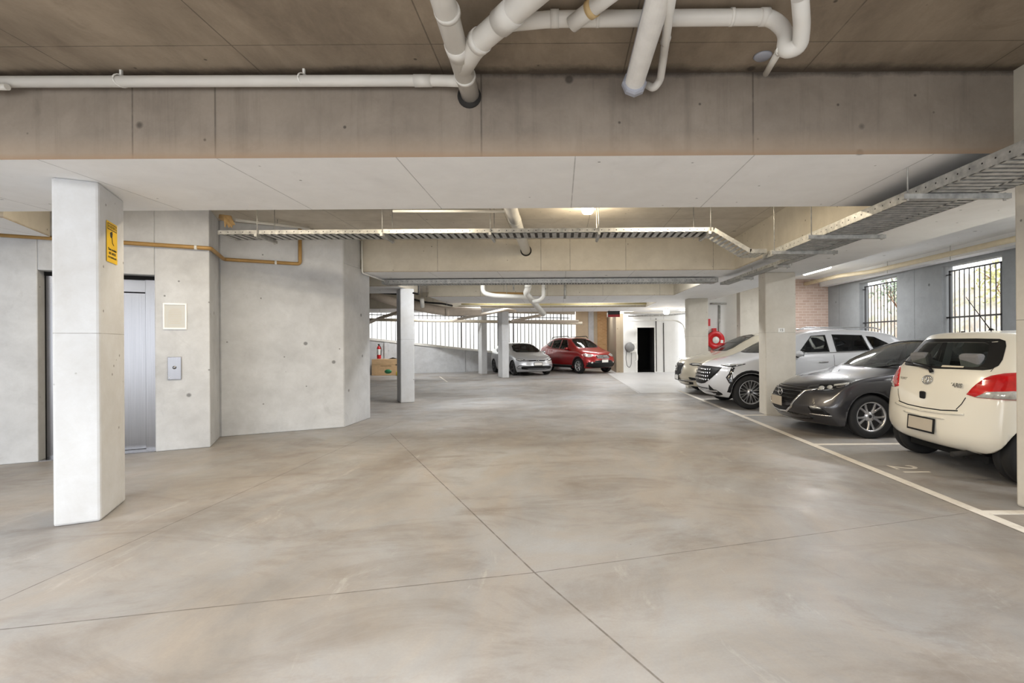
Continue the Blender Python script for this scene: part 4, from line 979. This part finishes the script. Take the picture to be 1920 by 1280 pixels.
    for hx, hz in S['han']:
        for s_ in (-1, 1):
            p, nrm, _, _ = bvh.ray_cast(Vector((hx, 3*s_, hz)), Vector((0, -s_, 0)))
            if p: MB().tube([(hx-.10, p.y-s_*.01, hz), (hx-.085, p.y+s_*.03, hz), (hx+.085, p.y+s_*.03, hz+.006), (hx+.10, p.y-s_*.01, hz+.006)], .011, 8, bend=.02).build('door_handle', S.get('hm', body_mat), car)
    for sm_ in S['seams']: both(S, bvh, 'panel_gap', strip(sm_, .008), -90, M_seam, car, off=.0012, thick=0, sm=0, cell=.06)
    return car, bvh
def emblem_oval(par, M, r, mat, kind):
    b = MB(); c = lambda rx, rz_, cy=0, n=28: [M @ Vector((rx*math.cos(2*math.pi*k/n), rz_*math.sin(2*math.pi*k/n)+cy, 0)) for k in range(n)]
    if kind == 'ovals':
        b.tube(c(r, r*.72), r*.09, 8, closed=True); b.tube(c(r*.30, r*.66), r*.08, 8, closed=True); b.tube(c(r*.62, r*.26, r*.38), r*.08, 8, closed=True)
    elif kind == 'wing':
        b.tube(c(r, r*.82), r*.10, 8, closed=True); b.tube([M @ Vector(p) for p in ((-r*.95, .1*r, 0), (-r*.45, r*.28, 0), (0, -r*.28, 0), (r*.45, r*.28, 0), (r*.95, .1*r, 0))], r*.10, 8, bend=r*.3)
    elif kind == 'vw':
        b.tube(c(r, r), r*.09, 8, closed=True)
        for q_ in (((-.45, .85), (0, .05), (.45, .85)), ((-.85, .3), (-.42, -.75), (0, .0), (.42, -.75), (.85, .3))): b.tube([M @ Vector((a*r, c_*r, 0)) for a, c_ in q_], r*.09, 6)
    elif kind == 'h':
        b.tube([M @ Vector((a*r, c_*r, 0)) for a, c_ in ((-1, .8), (-.8, -.8), (.8, -.8), (1, .8), (-1, .8))], r*.08, 6)
        for q_ in (((-.6, .6), (-.45, -.6)), ((.6, .6), (.45, -.6)), ((-.5, 0), (.5, 0))): b.tube([M @ Vector((a*r, c_*r, 0)) for a, c_ in q_], r*.13, 6)
    return b.build('emblem', mat, par)
def arc(x, r_, z0, a0, a1, n=14): return [(x+r_*math.cos(R(a0+(a1-a0)*k/n)), z0+r_*math.sin(R(a0+(a1-a0)*k/n))) for k in range(n+1)]
def front_M(x, y, z, tilt=0):   # flat thing facing -x
    return Matrix.Translation((x, y, z)) @ Matrix.Rotation(R(-90), 4, 'Z') @ Matrix.Rotation(R(90)-tilt, 4, 'X')
def rear_M(x, y, z, tilt=0):
    return Matrix.Translation((x, y, z)) @ Matrix.Rotation(R(90), 4, 'Z') @ Matrix.Rotation(R(90)-tilt, 4, 'X')
def plate_box(car, x, y, z, w_, h, mat, tilt=0, rear=False, frame=True):
    M = (rear_M if rear else front_M)(x, y, z, tilt)
    o = MB(); o.box(-w_/2, -h/2, 0, w_/2, h/2, .006); o.bm.transform(M); p = o.build('number_plate', mat, car)
    if frame:
        f_ = MB(); t_ = .012
        f_.box(-w_/2-t_, -h/2-t_*1.6, -.01, w_/2+t_, -h/2, .009).box(-w_/2-t_, h/2, -.01, w_/2+t_, h/2+t_, .009).box(-w_/2-t_, -h/2, -.01, -w_/2, h/2, .009).box(w_/2, -h/2, -.01, w_/2+t_, h/2, .009)
        f_.bm.transform(M); f_.build('plate_frame', M_trim, p)
    return p
def hitf(bvh, y, z): p = bvh.ray_cast(Vector((-3, y, z)), Vector((1, 0, 0))); return p[0].x if p[0] else 0
def hitr(bvh, y, z): p = bvh.ray_cast(Vector((9, y, z)), Vector((-1, 0, 0))); return p[0].x if p[0] else 0

# ---- dark grey hatchback (front towards the lane)
S = dict(L=4.46, hw=.8975, wr=.325, wx=(.99, 3.69), us=[0, .12, .3, .6, .95, 1.3, 1.55, 1.8, 2.1, 2.4, 2.75, 3.1, 3.5, 3.85, 4.1, 4.3, 4.46],
     st=[(0, .76, .84, .66, .66, .20), (.12, .80, .87, .68, .68, .17), (.3, .84, .895, .75, .72, .17), (.6, .89, .8975, .84, .76, .18), (.95, .94, .8975, .90, .77, .19), (1.3, .99, .8975, .94, .76, .19),
         (1.8, 1.27, .8975, .96, .66, .19), (2.15, 1.42, .8975, .975, .60, .19), (2.5, 1.50, .8975, .985, .575, .19), (2.9, 1.515, .8975, .995, .57, .19), (3.4, 1.47, .8975, 1.01, .56, .19), (3.8, 1.36, .89, 1.03, .55, .2), (4.1, 1.22, .88, 1.03, .55, .22), (4.46, 1.05, .84, .98, .6, .26)],
     fo=[.13, .03, .0, .0, .09, .12, .17], fb=.38, fd=.95, ro=[.1, .03, 0, .02, .05, .10, .16], rb=.16, rd=.8,
     cab=[1.42, 1.8, 2.2, 2.6, 3.0, 3.4, 3.8], dash=1.0, st_top=1.45, mir=(1.78, 1.02), han=[(2.55, .87), (3.35, .90)],
     side=[[(1.86, 1.02), (2.62, 1.035), (2.62, 1.43), (2.30, 1.40)], [(2.70, 1.035), (3.38, 1.05), (3.42, 1.36), (3.05, 1.435), (2.70, 1.44)], [(3.46, 1.06), (3.72, 1.12), (3.50, 1.34)]], sg=[M_glass, M_glass, M_glass],
     front=[(-.67, 1.03), (0, 1.015), (.67, 1.03), (.52, 1.42), (0, 1.455), (-.52, 1.42)], rear=[(-.55, 1.08), (.55, 1.08), (.48, 1.30), (-.48, 1.30)], rg=M_tint,
     spk=(5, 'v', M_alloy, .68), seams=[[(1.62, .30), (1.60, .6), (1.66, .90), (1.80, 1.0)], [(2.66, .28), (2.66, 1.0)], [(3.50, 1.02), (3.42, .75), (3.30, .62)]])
M_mz = paint('dark grey metallic paint', (66, 66, 70), .65, .34)
car, bvh = make_car('hatchback', 'dark metallic grey hatchback parked nose out between the white crossover and white hatchback', 'car', S, (3.60, 7.95), 0, M_mz)
patch(S, bvh, 'grille', [(-.43, .70), (.43, .70), (.46, .66), (.34, .42), (.20, .345), (-.20, .345), (-.34, .42), (-.46, .66)], 0, M_trim, car, off=.004, sm=1)
for z_ in (.655, .60, .545, .49): patch(S, bvh, 'grille_bar', [(-.41+.35*(.66-z_), z_-.004), (.41-.35*(.66-z_), z_-.004), (.41-.35*(.66-z_), z_+.004), (-.41+.35*(.66-z_), z_+.004)], 0, M_lampd, car, off=.016, thick=.014, sm=0, cell=.05)
patch(S, bvh, 'grille_surround', strip([(-.56, .70), (-.46, .665), (-.35, .42), (-.21, .335), (0, .32), (.21, .335), (.35, .42), (.46, .665), (.56, .70)], .026), 0, M_chrome, car, off=.018, thick=.02, sm=0, cell=.03)
for m_ in (False, True):
    patch(S, bvh, 'headlight', [(.48, .725), (.60, .675), (.78, .685), (.95, .735), (1.14, .825), (.92, .81), (.72, .785), (.55, .755)], 45, M_lampd, car, off=.004, sm=1, cell=.04, mirror=not m_)
    for s0, z0 in ((.70, .725), (.81, .742)):
        patch(S, bvh, 'headlight_lens', [(s0+.040*math.cos(R(a)), z0+.030*math.sin(R(a))) for a in range(0, 360, 30)], 45, M_clear, car, off=.009, sm=0, cell=.03, mirror=not m_)
    patch(S, bvh, 'headlight_strip', strip([(.86, .775), (.96, .79), (1.07, .813)], .026), 45, M_clear, car, off=.008, sm=0, cell=.03, mirror=not m_)
    patch(S, bvh, 'fog_light_recess', [(.55, .47), (.74, .46), (.90, .33), (.62, .33)], 45, M_trim, car, off=.002, sm=1, cell=.05, mirror=not m_)
    patch(S, bvh, 'fog_light', [(.58, .465), (.73, .455), (.76, .43), (.60, .43)], 45, M_clear, car, off=.006, sm=1, cell=.05, mirror=not m_)
    patch(S, bvh, 'chrome_blade', strip([(.58, .345), (.75, .335), (.89, .335)], .014), 45, M_chrome, car, off=.008, sm=0, cell=.05, mirror=not m_)
    patch(S, bvh, 'tail_light', [(.50, .96), (.80, 1.0), (.86, .90), (.55, .88)], 180, M_redl, car, off=.004, mirror=m_)
patch(S, bvh, 'bumper_lip', [(-.66, .32), (.66, .32), (.56, .23), (-.56, .23)], 0, M_trim, car, off=.002)
patch(S, bvh, 'lower_intake', [(-.45, .33), (.45, .33), (.40, .285), (-.40, .285)], 0, M_trim, car, off=.001)
patch(S, bvh, 'bonnet_gap', strip([(-.62, .735), (-.45, .722), (0, .728), (.45, .722), (.62, .735)], .009), 0, M_seam, car, off=.0015, thick=0, sm=0, cell=.05)
plate_box(car, hitf(bvh, 0, .47)-.028, 0, .485, .36, .145, M_plate, frame=False)
emblem_oval(car, front_M(hitf(bvh, 0, .62)-.035, 0, .622), .072, M_chrome, 'wing')
for y0, x1 in ((.12, .62), (-.45, -.05)): MB().tube([(1.33, y0+.2, 1.005), (1.46, y0-.25, 1.075), (1.50, y0-.3, 1.09)], .012, 6).build('wiper', M_trim, car)

# ---- small cream white hatchback (rear towards the lane)
S = dict(L=3.785, hw=.8475, wr=.30, wx=(.79, 3.25), us=[0, .12, .3, .55, .85, 1.1, 1.35, 1.65, 2.0, 2.4, 2.8, 3.15, 3.4, 3.6, 3.785],
     st=[(0, .76, .78, .68, .60, .24), (.3, .90, .83, .82, .68, .20), (.7, 1.0, .8475, .93, .72, .2), (.98, 1.06, .8475, .97, .72, .2), (1.4, 1.31, .8475, .99, .64, .2), (1.8, 1.49, .8475, 1.0, .60, .2), (2.3, 1.56, .8475, 1.02, .59, .2), (2.9, 1.56, .8475, 1.05, .585, .2),
         (3.3, 1.54, .845, 1.08, .62, .22), (3.6, 1.54, .84, 1.10, .635, .25), (3.785, 1.54, .83, 1.11, .635, .28)],
     fo=[.1, .02, 0, .03, .12, .16, .22], fb=.2, ro=[.07, .015, 0, .035, .13, .28, .40], rb=.17, rd=.95,
     cab=[1.12, 1.5, 1.9, 2.3, 2.7, 3.1, 3.42], dash=1.08, st_top=1.5, mir=(1.42, 1.07), han=[(2.15, .93), (2.95, .96)],
     side=[[(1.46, 1.06), (2.18, 1.08), (2.18, 1.46), (1.80, 1.44)], [(2.26, 1.08), (2.90, 1.12), (2.95, 1.45), (2.26, 1.47)], [(2.98, 1.15), (3.13, 1.2), (3.05, 1.44), (3.0, 1.44)]], sg=[M_glass, M_glass, M_glass],
     front=[(-.64, 1.1), (0, 1.07), (.64, 1.1), (.52, 1.44), (0, 1.49), (-.52, 1.44)], rear=[(-.60, 1.135), (-.35, 1.135), (0, 1.125), (.35, 1.135), (.60, 1.135), (.66, 1.20), (.57, 1.43), (.48, 1.465), (-.48, 1.465), (-.57, 1.43), (-.66, 1.20)], rg=M_glass, rin=.80, rtrim=.20,
     spk=(6, 'x', M_alloy, .66), seams=[[(1.35, .28), (1.33, .7), (1.42, 1.0)], [(2.22, .28), (2.22, 1.05)], [(3.05, 1.08), (2.95, .7), (2.85, .6)]])
M_cw = paint('cream white paint', (238, 233, 219), 0, .35, .12)
car, bvh = make_car('hatchback', 'small cream white hatchback parked with its rear to the lane beside the nearest right column', 'car', S, (4.13+3.785, 5.50), math.pi, M_cw)
# lamps seen from the rear quarter: s axis for 135 deg = (x + (-y)) / sqrt2
k_ = math.sqrt(.5)

for m_ in (True, False):
    pts3 = [(3.72, .52, .86), (3.66, .56, .97), (3.58, .63, 1.075), (3.45, .72, 1.12), (3.18, .80, 1.125), (3.24, .80, 1.0), (3.30, .82, .86)]
    a = R(135); sd = Vector((math.sin(a), math.cos(a), 0))
    prj = lambda L_: [(sd.x*p[0]+sd.y*-p[1]*-1*1, p[2]) for p in L_]
    # direction 135: view from rear and +y side
    ol = [(sd.x*p[0]+sd.y*p[1], p[2]) for p in pts3]
    patch(S, bvh, 'tail_light', ol, 135, M_redl, car, off=.010, thick=.03, sm=1, cell=.04, mirror=m_)
    p4 = [(3.68, .60, .862), (3.60, .66, .925), (3.44, .76, .945), (3.27, .81, .94), (3.30, .82, .865)]
    patch(S, bvh, 'reversing_lens', [(sd.x*p[0]+sd.y*p[1], p[2]) for p in p4], 135, M_clear, car, off=.014, thick=.03, sm=0, cell=.04, mirror=m_)
    patch(S, bvh, 'tailgate_gap', strip([(.50, .85), (.47, .78), (.42, .715)], .01), 180, M_seam, car, off=.0015, thick=0, sm=0, mirror=m_)
    patch(S, bvh, 'tailgate_gap', strip([(.62, 1.125), (.625, 1.21), (.60, 1.13)][:2], .006), 180, M_seam, car, off=.0015, thick=0, sm=0, mirror=m_)
patch(S, bvh, 'tailgate_gap', strip([(-.44, .705), (-.25, .685), (0, .68), (.25, .685), (.44, .705)], .013), 180, M_seam, car, off=.0015, thick=0, sm=0, cell=.05)
patch(S, bvh, 'bumper_ridge', strip([(-.50, .675), (-.25, .655), (0, .65), (.25, .655), (.50, .675)], .018), 180, M_cw, car, off=.016, thick=.02, sm=0, cell=.05)
patch(S, bvh, 'plate_ridge', strip([(-.30, .60), (0, .59), (.30, .60)], .012), 180, M_cw, car, off=.016, thick=.02, sm=0, cell=.05)
xr = hitr(bvh, 0, .50); plate_box(car, xr+.016, 0.0, .50, .37, .135, M_plate, tilt=R(4), rear=True)
xr = hitr(bvh, 0, 1.0); emblem_oval(car, rear_M(xr+.012, 0, 1.0, R(18)), .068, M_chrome, 'ovals')
xr = hitr(bvh, -.02, .82); MB().obox((xr+.012, -.01, .825), (.03, .075, .085)).build('tailgate_handle', M_trim, car, bevel=.02)
xr = hitr(bvh, .40, .955); text('badge_text', 'YARIS', .066, rear_M(xr+.006, .37, .965, R(14)), M_chrome, car, .002, bold=.001)
text('badge_text', 'YR', .042, rear_M(xr+.008, .40, .905, R(12)), M_chrome, car, .002, bold=.001)
text('maker_text', 'TOYOTA', .040, rear_M(hitr(bvh, -.42, .98)+.006, -.40, .985, R(14)), M_chrome, car, .002)
wz = MB(); x0 = hitr(bvh, 0, 1.11); x1 = hitr(bvh, -.30, 1.17); wz.tube([(x0+.03, .02, 1.085), (x0+.035, .0, 1.13), (x1+.04, -.32, 1.165)], [.022, .020, .013], 10); wz.tube([(x1+.03, -.05, 1.15), (x1+.01, -.52, 1.19)], .01, 6)
wz.build('rear_wiper', M_trim, car)
MB().tube([(3.08, .12, 1.55), (3.38, .14, 1.93)], [.006, .003], 6).build('antenna', M_trim, car); MB().lathe([(0, .03), (.015, .02), (.03, 0)], Matrix.Translation((3.08, .12, 1.555))).build('antenna_base', M_trim, car)
MB().obox((3.30, 0, 1.545), (.012, .04, .012)).build('washer_jet', M_trim, car)
patch(S, bvh, 'window_sticker', [(.10, 1.145), (.36, 1.15), (.36, 1.165), (.10, 1.165)], 180, plain('cream sticker', (220, 210, 190)), car, off=.008, thick=0, sm=0)
MB().tube([(3.55, .45, .27), (3.80, .45, .25)], .028, 12).build('exhaust', M_hole, car)
MB().box(.6, -.55, .17, 3.5, .55, .24).build('underbody', M_well, car)

# ---- white crossover
S = dict(L=4.62, hw=.935, wr=.365, wx=(.86, 3.62), us=[0, .12, .3, .6, .9, 1.2, 1.5, 1.8, 2.1, 2.5, 2.9, 3.3, 3.7, 4.1, 4.4, 4.62],
     st=[(0, .93, .86, .82, .70, .26), (.15, .99, .90, .88, .74, .22), (.5, 1.06, .93, .98, .80, .22), (.9, 1.12, .935, 1.06, .80, .23), (1.15, 1.17, .935, 1.10, .79, .23), (1.55, 1.42, .935, 1.13, .70, .23), (1.95, 1.62, .935, 1.15, .66, .23), (2.4, 1.71, .935, 1.17, .645, .23), (3.0, 1.725, .935, 1.19, .64, .23),
         (3.6, 1.69, .935, 1.23, .63, .24), (4.2, 1.63, .92, 1.27, .62, .28), (4.62, 1.58, .88, 1.26, .62, .32)],
     fo=[.14, .04, 0, .0, .05, .07, .12], fb=.36, fd=.95, ro=[.12, .03, 0, .05, .15, .25, .36], rb=.14, rd=.9,
     cab=[1.3, 1.7, 2.1, 2.6, 3.1, 3.6, 4.0], dash=1.17, st_top=1.66, mir=(1.84, 1.18), han=[(2.40, 1.0), (3.25, 1.03)],
     side=[[(1.90, 1.20), (2.56, 1.215), (2.56, 1.58), (2.25, 1.56)], [(2.70, 1.215), (3.42, 1.24), (3.36, 1.57), (2.70, 1.59)], [(3.50, 1.27), (3.88, 1.38), (3.62, 1.53), (3.44, 1.55)]], sg=[M_tint, M_tint, M_tint],
     front=[(-.70, 1.20), (0, 1.185), (.70, 1.20), (.57, 1.60), (0, 1.65), (-.57, 1.60)], rear=[(-.6, 1.27), (.6, 1.27), (.52, 1.5), (-.52, 1.5)], rg=M_tint,
     spk=(10, 'thin', M_alloy, .70), hm=M_chrome, seams=[[(1.60, .35), (1.58, .8), (1.68, 1.1), (1.85, 1.18)], [(2.63, .32), (2.63, 1.2)], [(3.58, 1.22), (3.42, .8)]])
M_wh = paint('pearl white paint', (210, 211, 214), 0, .28)
car, bvh = make_car('crossover', 'large white crossover parked nose out behind the middle right column', 'car', S, (3.20, 11.12), 0, M_wh)
patch(S, bvh, 'grille', [(-.60, .90), (.60, .90), (.66, .80), (.52, .62), (.30, .50), (-.30, .50), (-.52, .62), (-.66, .80)], 0, M_trim, car, off=.006)
g_ = MB()
for i in range(-7, 8):
    for j in range(4):
        y_ = i*.068+(j % 2)*.034; z_ = .60+j*.075; x_ = hitf(bvh, y_, z_)
        if abs(y_) < .5 and x_: g_.tube([(x_-.014, y_-.02, z_+.03), (x_-.02, y_, z_-.02), (x_-.014, y_+.02, z_+.03)], .006, 5)
g_.build('grille_studs', M_chrome, car)
for m_ in (False, True):
    patch(S, bvh, 'headlight', [(.58, .93), (.80, .90), (.98, .90), (1.20, .975), (1.02, .965), (.80, .95)][::1], 45, M_lampd, car, off=.006, sm=1, cell=.04, mirror=not m_)
    patch(S, bvh, 'headlight_strip', strip([(.66, .925), (.85, .925), (1.12, .962)], .014), 45, M_clear, car, off=.011, sm=0, cell=.03, mirror=not m_)
    patch(S, bvh, 'lower_lamp', [(.90, .90), (.97, .89), (.93, .75), (.96, .56), (.88, .55), (.80, .68), (.86, .76)], 50, M_lampd, car, off=.008, sm=0, cell=.04, mirror=not m_)
    patch(S, bvh, 'lower_lamp_bar', strip([(.95, .80), (.91, .72), (.93, .60)], .014), 50, M_chrome, car, off=.012, sm=0, cell=.04, mirror=not m_)
    patch(S, bvh, 'bumper_vent', [(.46, .50), (.60, .38), (.72, .34), (.52, .30), (.42, .34)], 30, M_trim, car, off=.004, sm=0, cell=.04, mirror=not m_)
patch(S, bvh, 'lower_bumper', [(-.60, .42), (.60, .42), (.70, .30), (.5, .25), (-.5, .25), (-.70, .30)], 0, M_trim, car, off=.003)
patch(S, bvh, 'skid_bar', strip([(-.62, .37), (0, .34), (.62, .37)], .035), 0, M_chrome, car, off=.012, sm=0)
for s_ in (False, True):
    patch(S, bvh, 'sill_cladding', strip([(1.32, .30), (3.12, .30)], .13), -90, M_trim, car, off=.006, sm=0, mirror=s_)
    for xx in S['wx']: patch(S, bvh, 'arch_cladding', strip(arc(xx, .445, .36, 0, 180), .06), -90, M_trim, car, off=.006, sm=0, mirror=s_)
    patch(S, bvh, 'window_chrome', strip([(1.90, 1.185), (2.6, 1.20), (3.45, 1.225)], .016), -90, M_chrome, car, off=.006, sm=0, mirror=s_)
    MB().tube([(2.0, .60*(1 if s_ else -1), 1.69), (2.15, .60*(1 if s_ else -1), 1.745), (3.7, .58*(1 if s_ else -1), 1.735), (3.85, .58*(1 if s_ else -1), 1.68)], .014, 8, bend=.08).build('roof_rail', M_alloy, car)

# ---- champagne crossover, farthest right
S2 = dict(S); S2.update(L=4.5, hw=.92, spk=(5, 'x', M_alloy, .66), han=[(2.4, 1.0)], wx=(.9, 3.6))
M_ch = paint('champagne metallic paint', (196, 188, 170), .45, .3)
car, bvh = make_car('crossover', 'champagne coloured crossover parked nose out beyond the white crossover', 'car', S2, (3.30, 13.62), 0, M_ch)
patch(S2, bvh, 'grille', [(-.33, .86), (.33, .86), (.37, .82), (.34, .58), (.25, .53), (-.25, .53), (-.34, .58), (-.37, .82)], 0, M_trim, car, off=.006)
patch(S2, bvh, 'grille_surround', strip([(-.35, .86), (-.38, .80), (-.34, .57), (-.2, .52), (.2, .52), (.34, .57), (.38, .80), (.35, .86)], .02), 0, M_chrome, car, off=.012, sm=0, cell=.03)
emblem_oval(car, front_M(hitf(bvh, 0, .72)-.03, 0, .73), .09, M_chrome, 'wing')
for m_ in (False, True):
    patch(S2, bvh, 'headlight', [(.52, .84), (.66, .80), (.92, .80), (.98, .86), (.75, .87), (.6, .87)], 45, M_lampd, car, off=.006, cell=.04, mirror=not m_)
    patch(S2, bvh, 'headlight_lens', [(.60, .84), (.7, .82), (.88, .82), (.9, .85), (.7, .855)], 45, M_clear, car, off=.011, cell=.04, mirror=not m_)
    patch(S2, bvh, 'bumper_vent', [(.55, .50), (.80, .48), (.88, .42), (.60, .42)], 45, M_trim, car, off=.004, cell=.04, mirror=not m_)
patch(S2, bvh, 'lower_bumper', [(-.70, .38), (.70, .38), (.6, .27), (-.6, .27)], 0, M_trim, car, off=.003)
patch(S2, bvh, 'skid_bar', strip([(-.75, .41), (0, .395), (.75, .41)], .02), 0, M_chrome, car, off=.01, sm=0)
plate_box(car, hitf(bvh, 0, .46)-.01, 0, .46, .36, .12, M_plw)

# ---- silver hatchback (far)
S = dict(L=4.28, hw=.895, wr=.325, wx=(.87, 3.50), us=[0, .12, .3, .6, .9, 1.2, 1.5, 1.8, 2.1, 2.5, 2.9, 3.3, 3.7, 4.0, 4.28],
     st=[(0, .74, .83, .66, .70, .18), (.3, .83, .88, .76, .74, .16), (.8, .93, .895, .88, .77, .17), (1.15, 1.0, .895, .93, .76, .17), (1.6, 1.24, .895, .95, .67, .17), (2.0, 1.42, .895, .96, .61, .17), (2.5, 1.485, .895, .97, .59, .17), (3.1, 1.47, .895, .99, .58, .17),
         (3.7, 1.42, .89, 1.02, .57, .2), (4.28, 1.36, .86, 1.03, .57, .25)],
     fo=[.12, .03, 0, .0, .08, .10, .14], fb=.30, fd=.9, ro=[.08, .02, 0, .04, .12, .26, .38], rb=.14, rd=.9,
     cab=[1.28, 1.6, 2.0, 2.4, 2.8, 3.3, 3.7], dash=1.0, st_top=1.43, mir=(1.6, 1.0), han=[(2.25, .88), (3.05, .9)],
     side=[[(1.66, .99), (2.38, 1.0), (2.38, 1.39), (2.06, 1.37)], [(2.46, 1.0), (3.15, 1.02), (3.2, 1.36), (2.46, 1.395)], [(3.22, 1.05), (3.4, 1.12), (3.28, 1.34)]], sg=[M_tint]*3,
     front=[(-.68, 1.02), (0, 1.01), (.68, 1.02), (.53, 1.38), (0, 1.42), (-.53, 1.38)], rear=[(-.58, 1.05), (.58, 1.05), (.5, 1.34), (-.5, 1.34)], rg=M_tint,
     spk=(5, 'v', M_alloyd, .7), seams=[[(1.5, .28), (1.48, .7), (1.58, .95)], [(2.42, .26), (2.42, .98)], [(3.3, 1.0), (3.2, .7)]])
M_si = paint('silver metallic paint', (186, 188, 192), .5, .3)
hg = R(116)
hd = Vector((math.cos(hg), math.sin(hg)))   # from nose towards tail
ws_ = Vector((-2.05, 21.35)); lat = Vector((-hd.y, hd.x))   # local +y
org = ws_-hd*.87-lat*.80     # near front wheel sits at local y = -.8
car, bvh = make_car('hatchback', 'silver grey hatchback parked far away beside the red car', 'car', S, (org.x, org.y), hg, M_si)
patch(S, bvh, 'grille', strip([(-.62, .66), (-.3, .665), (0, .67), (.3, .665), (.62, .66)], .05), 0, M_trim, car, off=.004)
emblem_oval(car, front_M(hitf(bvh, 0, .665)-.02, 0, .67), .07, M_chrome, 'vw')
patch(S, bvh, 'lower_intake', [(-.60, .44), (.60, .44), (.72, .40), (.66, .27), (-.66, .27), (-.72, .40)], 0, M_trim, car, off=.003)
for m_ in (False, True):
    patch(S, bvh, 'headlight', [(.52, .685), (.72, .64), (.92, .68), (1.0, .74), (.8, .74), (.6, .715)], 45, M_lampd, car, off=.006, cell=.04, mirror=not m_)
    patch(S, bvh, 'headlight_lens', [(.60, .695), (.74, .665), (.90, .69), (.88, .72), (.7, .715)], 45, M_clear, car, off=.011, cell=.04, mirror=not m_)
    patch(S, bvh, 'bumper_wing', strip([(.60, .32), (.86, .32), (.90, .36), (.76, .46), (.5, .47)], .02), 42, M_trim, car, off=.006, sm=0, cell=.04, mirror=not m_)
plate_box(car, hitf(bvh, 0, .50)-.012, 0, .52, .37, .12, M_plw)

# ---- red crossover (far)
S = dict(L=4.52, hw=.91, wr=.355, wx=(.90, 3.52), us=[0, .12, .3, .6, .9, 1.2, 1.5, 1.8, 2.1, 2.5, 2.9, 3.3, 3.7, 4.1, 4.35, 4.52],
     st=[(0, .90, .82, .80, .66, .28), (.2, .98, .87, .88, .72, .24), (.6, 1.06, .91, .99, .78, .24), (1.0, 1.14, .91, 1.06, .77, .24), (1.2, 1.19, .91, 1.08, .76, .24), (1.6, 1.45, .91, 1.09, .68, .24), (2.0, 1.65, .91, 1.10, .63, .24), (2.6, 1.73, .91, 1.12, .62, .24), (3.3, 1.70, .91, 1.16, .61, .24),
         (3.9, 1.58, .90, 1.2, .57, .26), (4.52, 1.42, .86, 1.2, .56, .3)],
     fo=[.12, .04, 0, .02, .10, .12, .18], fb=.26, fd=.9, ro=[.1, .02, 0, .05, .14, .25, .34], rb=.15, rd=.9,
     cab=[1.32, 1.7, 2.1, 2.5, 2.9, 3.3, 3.7], dash=1.17, st_top=1.66, mir=(1.72, 1.15), han=[(2.35, 1.0), (3.15, 1.03)],
     side=[[(1.74, 1.13), (2.45, 1.15), (2.45, 1.60), (2.10, 1.57)], [(2.53, 1.15), (3.2, 1.19), (3.25, 1.56), (2.53, 1.60)], [(3.3, 1.22), (3.85, 1.36), (3.6, 1.50), (3.33, 1.55)]], sg=[M_glass, M_glass, M_tint],
     front=[(-.68, 1.2), (0, 1.19), (.68, 1.2), (.54, 1.61), (0, 1.66), (-.54, 1.61)], rear=[(-.55, 1.2), (.55, 1.2), (.48, 1.45), (-.48, 1.45)], rg=M_tint,
     spk=(7, 'x', M_alloy, .68), seams=[[(1.6, .4), (1.58, .8), (1.68, 1.08)], [(2.49, .38), (2.49, 1.12)], [(3.42, 1.18), (3.32, .8)]])
M_rd = paint('red metallic paint', (150, 6, 12), .25, .28)
hg = R(124); hd = Vector((math.cos(hg), math.sin(hg))); lat = Vector((-hd.y, hd.x)); ws_ = Vector((.90, 22.45)); org = ws_-hd*.90-lat*.80
car, bvh = make_car('crossover', 'red crossover parked far away before the sandstone brick wall', 'car', S, (org.x, org.y), hg, M_rd)
patch(S, bvh, 'grille', [(-.36, .87), (.36, .87), (.40, .80), (.34, .70), (-.34, .70), (-.40, .80)], 0, M_trim, car, off=.005)
for z_ in (.83, .775, .72): patch(S, bvh, 'grille_bar', strip([(-.36, z_), (0, z_-.012), (.36, z_)], .022), 0, M_chrome, car, off=.016, sm=0, cell=.05)
emblem_oval(car, front_M(hitf(bvh, 0, .8)-.03, 0, .80), .06, M_chrome, 'h')
patch(S, bvh, 'lower_intake', [(-.52, .62), (.52, .62), (.46, .52), (-.46, .52)], 0, M_trim, car, off=.004)
patch(S, bvh, 'lower_bumper', [(-.84, .54), (-.45, .55), (.45, .55), (.84, .54), (.80, .28), (-.80, .28)], 0, M_trim, car, off=.006)
for m_ in (False, True):
    patch(S, bvh, 'headlight', [(.46, .85), (.62, .76), (.86, .78), (1.04, .93), (.85, .93), (.6, .89)], 45, M_clear, car, off=.006, cell=.04, mirror=not m_)
    patch(S, bvh, 'fog_light', [(.62+.05*math.cos(R(a)), .52+.04*math.sin(R(a))) for a in range(0, 360, 40)], 30, M_clear, car, off=.012, sm=0, mirror=not m_)
    patch(S, bvh, 'sill_cladding', strip([(1.36, .32), (3.04, .32)], .14), -90, M_trim, car, off=.006, sm=0, mirror=m_)
    for xx in S['wx']: patch(S, bvh, 'arch_cladding', strip(arc(xx, .43, .35, 0, 180), .05), -90, M_trim, car, off=.006, sm=0, mirror=m_)
    MB().tube([(2.05, .56*(1 if m_ else -1), 1.68), (2.15, .56*(1 if m_ else -1), 1.76), (3.55, .54*(1 if m_ else -1), 1.72), (3.65, .54*(1 if m_ else -1), 1.60)], .018, 8, bend=.08).build('roof_rail', M_trim, car)
plate_box(car, hitf(bvh, 0, .54)-.03, 0, .59, .37, .13, M_plw)
